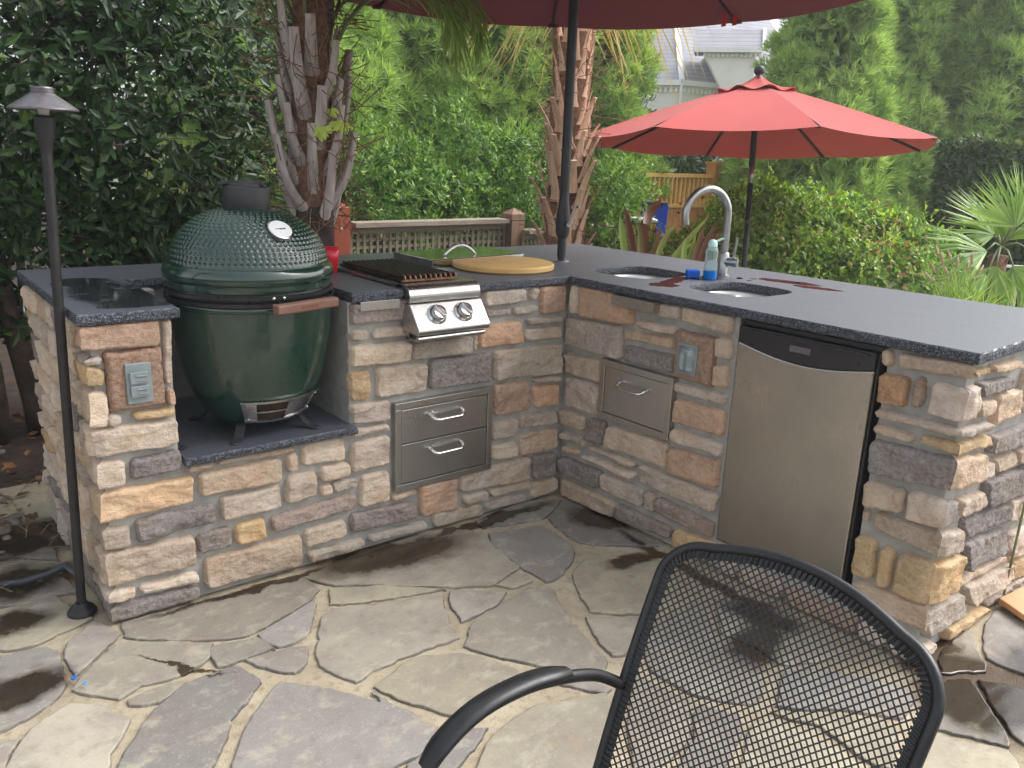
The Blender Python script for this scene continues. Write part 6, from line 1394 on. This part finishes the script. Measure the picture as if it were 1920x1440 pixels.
# ------------------------------------------------------------------ ground cover bits
rg = np.random.RandomState(77); n = 420
P = np.stack([rg.uniform(-3.4, -1.75, n), rg.uniform(.75, 2.6, n), np.full(n, .004)], 1); P2_ = np.stack([rg.uniform(-1.8, 2.6, 500), rg.uniform(1.2, 2.4, 500), np.full(500, -.01)], 1); P = np.concatenate([P, P2_]); P[:, 2] += rg.rand(len(P))*.015
n = len(P); o_ = leaves('leaf_litter', P, rg.randn(n, 3)*np.array((1, 1, .15)), np.tile(ZU, (n, 1))+rg.randn(n, 3)*.35, .055*(.5+.8*rg.rand(n)), .028, rg.rand(n), MT['litter'], None, .2, .1); tag(o_, 'scattered brown dead leaves on the dark soil left of and behind the island', 'dead leaves', kind='stuff')
m = MB()
for i in range(140):
    x, y = rg.uniform(-3.0, -1.78), rg.uniform(.55, 1.9); s_ = rg.uniform(.008, .03); b0 = len(m.v); m.lathe([(.0001, -s_*.4), (s_*.8, -s_*.2), (s_, .1*s_), (s_*.7, s_*.5), (.0001, s_*.62)], (x, y, .0), 7, axis=(rg.randn()*.3, rg.randn()*.3, 1))
o_ = m.build('gravel', pm('pebble', lin(132, 124, 114), lin(96, 88, 80), 30, .85, bump=.3), smooth=True); tag(o_, 'loose pebbles scattered in the soil beside the left end of the island', 'pebbles', kind='stuff')
rg = np.random.RandomState(78); m = MB()
for i in range(60):
    x, y = rg.uniform(-2.3, -1.76), rg.uniform(.3, 1.2); a = rg.rand()*PI; l = rg.uniform(.05, .2); m.tube([(x, y, .012), (x+l*.5*math.cos(a), y+l*.5*math.sin(a), .02+rg.rand()*.02), (x+l*math.cos(a), y+l*math.sin(a), .012)], .0014, 4)
o_ = m.build('pine_needles', MT['twig']); tag(o_, 'dry fallen twigs on the paving at the foot of the island left side', 'twigs', kind='stuff')

hz = MB(); hz.box((-14, -9, -1.4), (40, 40, 9.5)); t = NT('air'); t.put(t.out.inputs['Volume'], t.n('ShaderNodeVolumePrincipled', i_Density=HAZE, i_Anisotropy=.3, i_Color=(.92, .94, .96)).outputs[0])
if HAZE > 0: tag(hz.build('haze', t.m), kind='stuff')
# ================================================================== LIGHT, SKY, CAMERA
w = bpy.data.worlds.new('World'); scene.world = w; w.use_nodes = True; nt = w.node_tree; nt.nodes.clear()
SUN_EL, SUN_AZ = math.radians(47), math.radians(SUNAZ)     # azimuth clockwise from +Y
sky = nt.nodes.new('ShaderNodeTexSky'); sky.sky_type = 'NISHITA'; sky.sun_disc = False; sky.sun_elevation = SUN_EL; sky.sun_rotation = SUN_AZ; sky.dust_density = 3.5; sky.air_density = 1.; sky.ozone_density = 1.
hsv = nt.nodes.new('ShaderNodeHueSaturation'); hsv.inputs['Saturation'].default_value = .26; nt.links.new(sky.outputs[0], hsv.inputs['Color'])
bg = nt.nodes.new('ShaderNodeBackground'); bg.inputs[1].default_value = .15; nt.links.new(hsv.outputs[0], bg.inputs[0]); wo = nt.nodes.new('ShaderNodeOutputWorld'); nt.links.new(bg.outputs[0], wo.inputs[0])
sl_ = bpy.data.lights.new('Sun', 'SUN'); sl_.energy = 1.05; sl_.angle = math.radians(38); sl_.color = (1., .985, .965); so_ = bpy.data.objects.new('Sun', sl_); COL.objects.link(so_)
dv = Vector((math.sin(SUN_AZ)*math.cos(SUN_EL), math.cos(SUN_AZ)*math.cos(SUN_EL), math.sin(SUN_EL))); so_.rotation_euler = dv.to_track_quat('Z', 'Y').to_euler()
cam = bpy.data.cameras.new('Camera'); cam.sensor_width = 36; cam.lens = FPX/1920*36; cam.clip_end = 900; cam.clip_start = .02
co = bpy.data.objects.new('Camera', cam); COL.objects.link(co); M_ = Matrix(((RGT[0], UP[0], -FWD[0], CAM[0]), (RGT[1], UP[1], -FWD[1], CAM[1]), (RGT[2], UP[2], -FWD[2], CAM[2]), (0, 0, 0, 1))); co.matrix_world = M_; scene.camera = co
scene.view_settings.view_transform = 'Standard'; scene.view_settings.look = 'None'; scene.view_settings.gamma = 1; scene.view_settings.exposure = EXPO
scene.cycles.use_denoising = True; scene.cycles.max_bounces = 7; scene.cycles.diffuse_bounces = 3; scene.cycles.glossy_bounces = 3; scene.cycles.transmission_bounces = 5; scene.cycles.transparent_max_bounces = 8
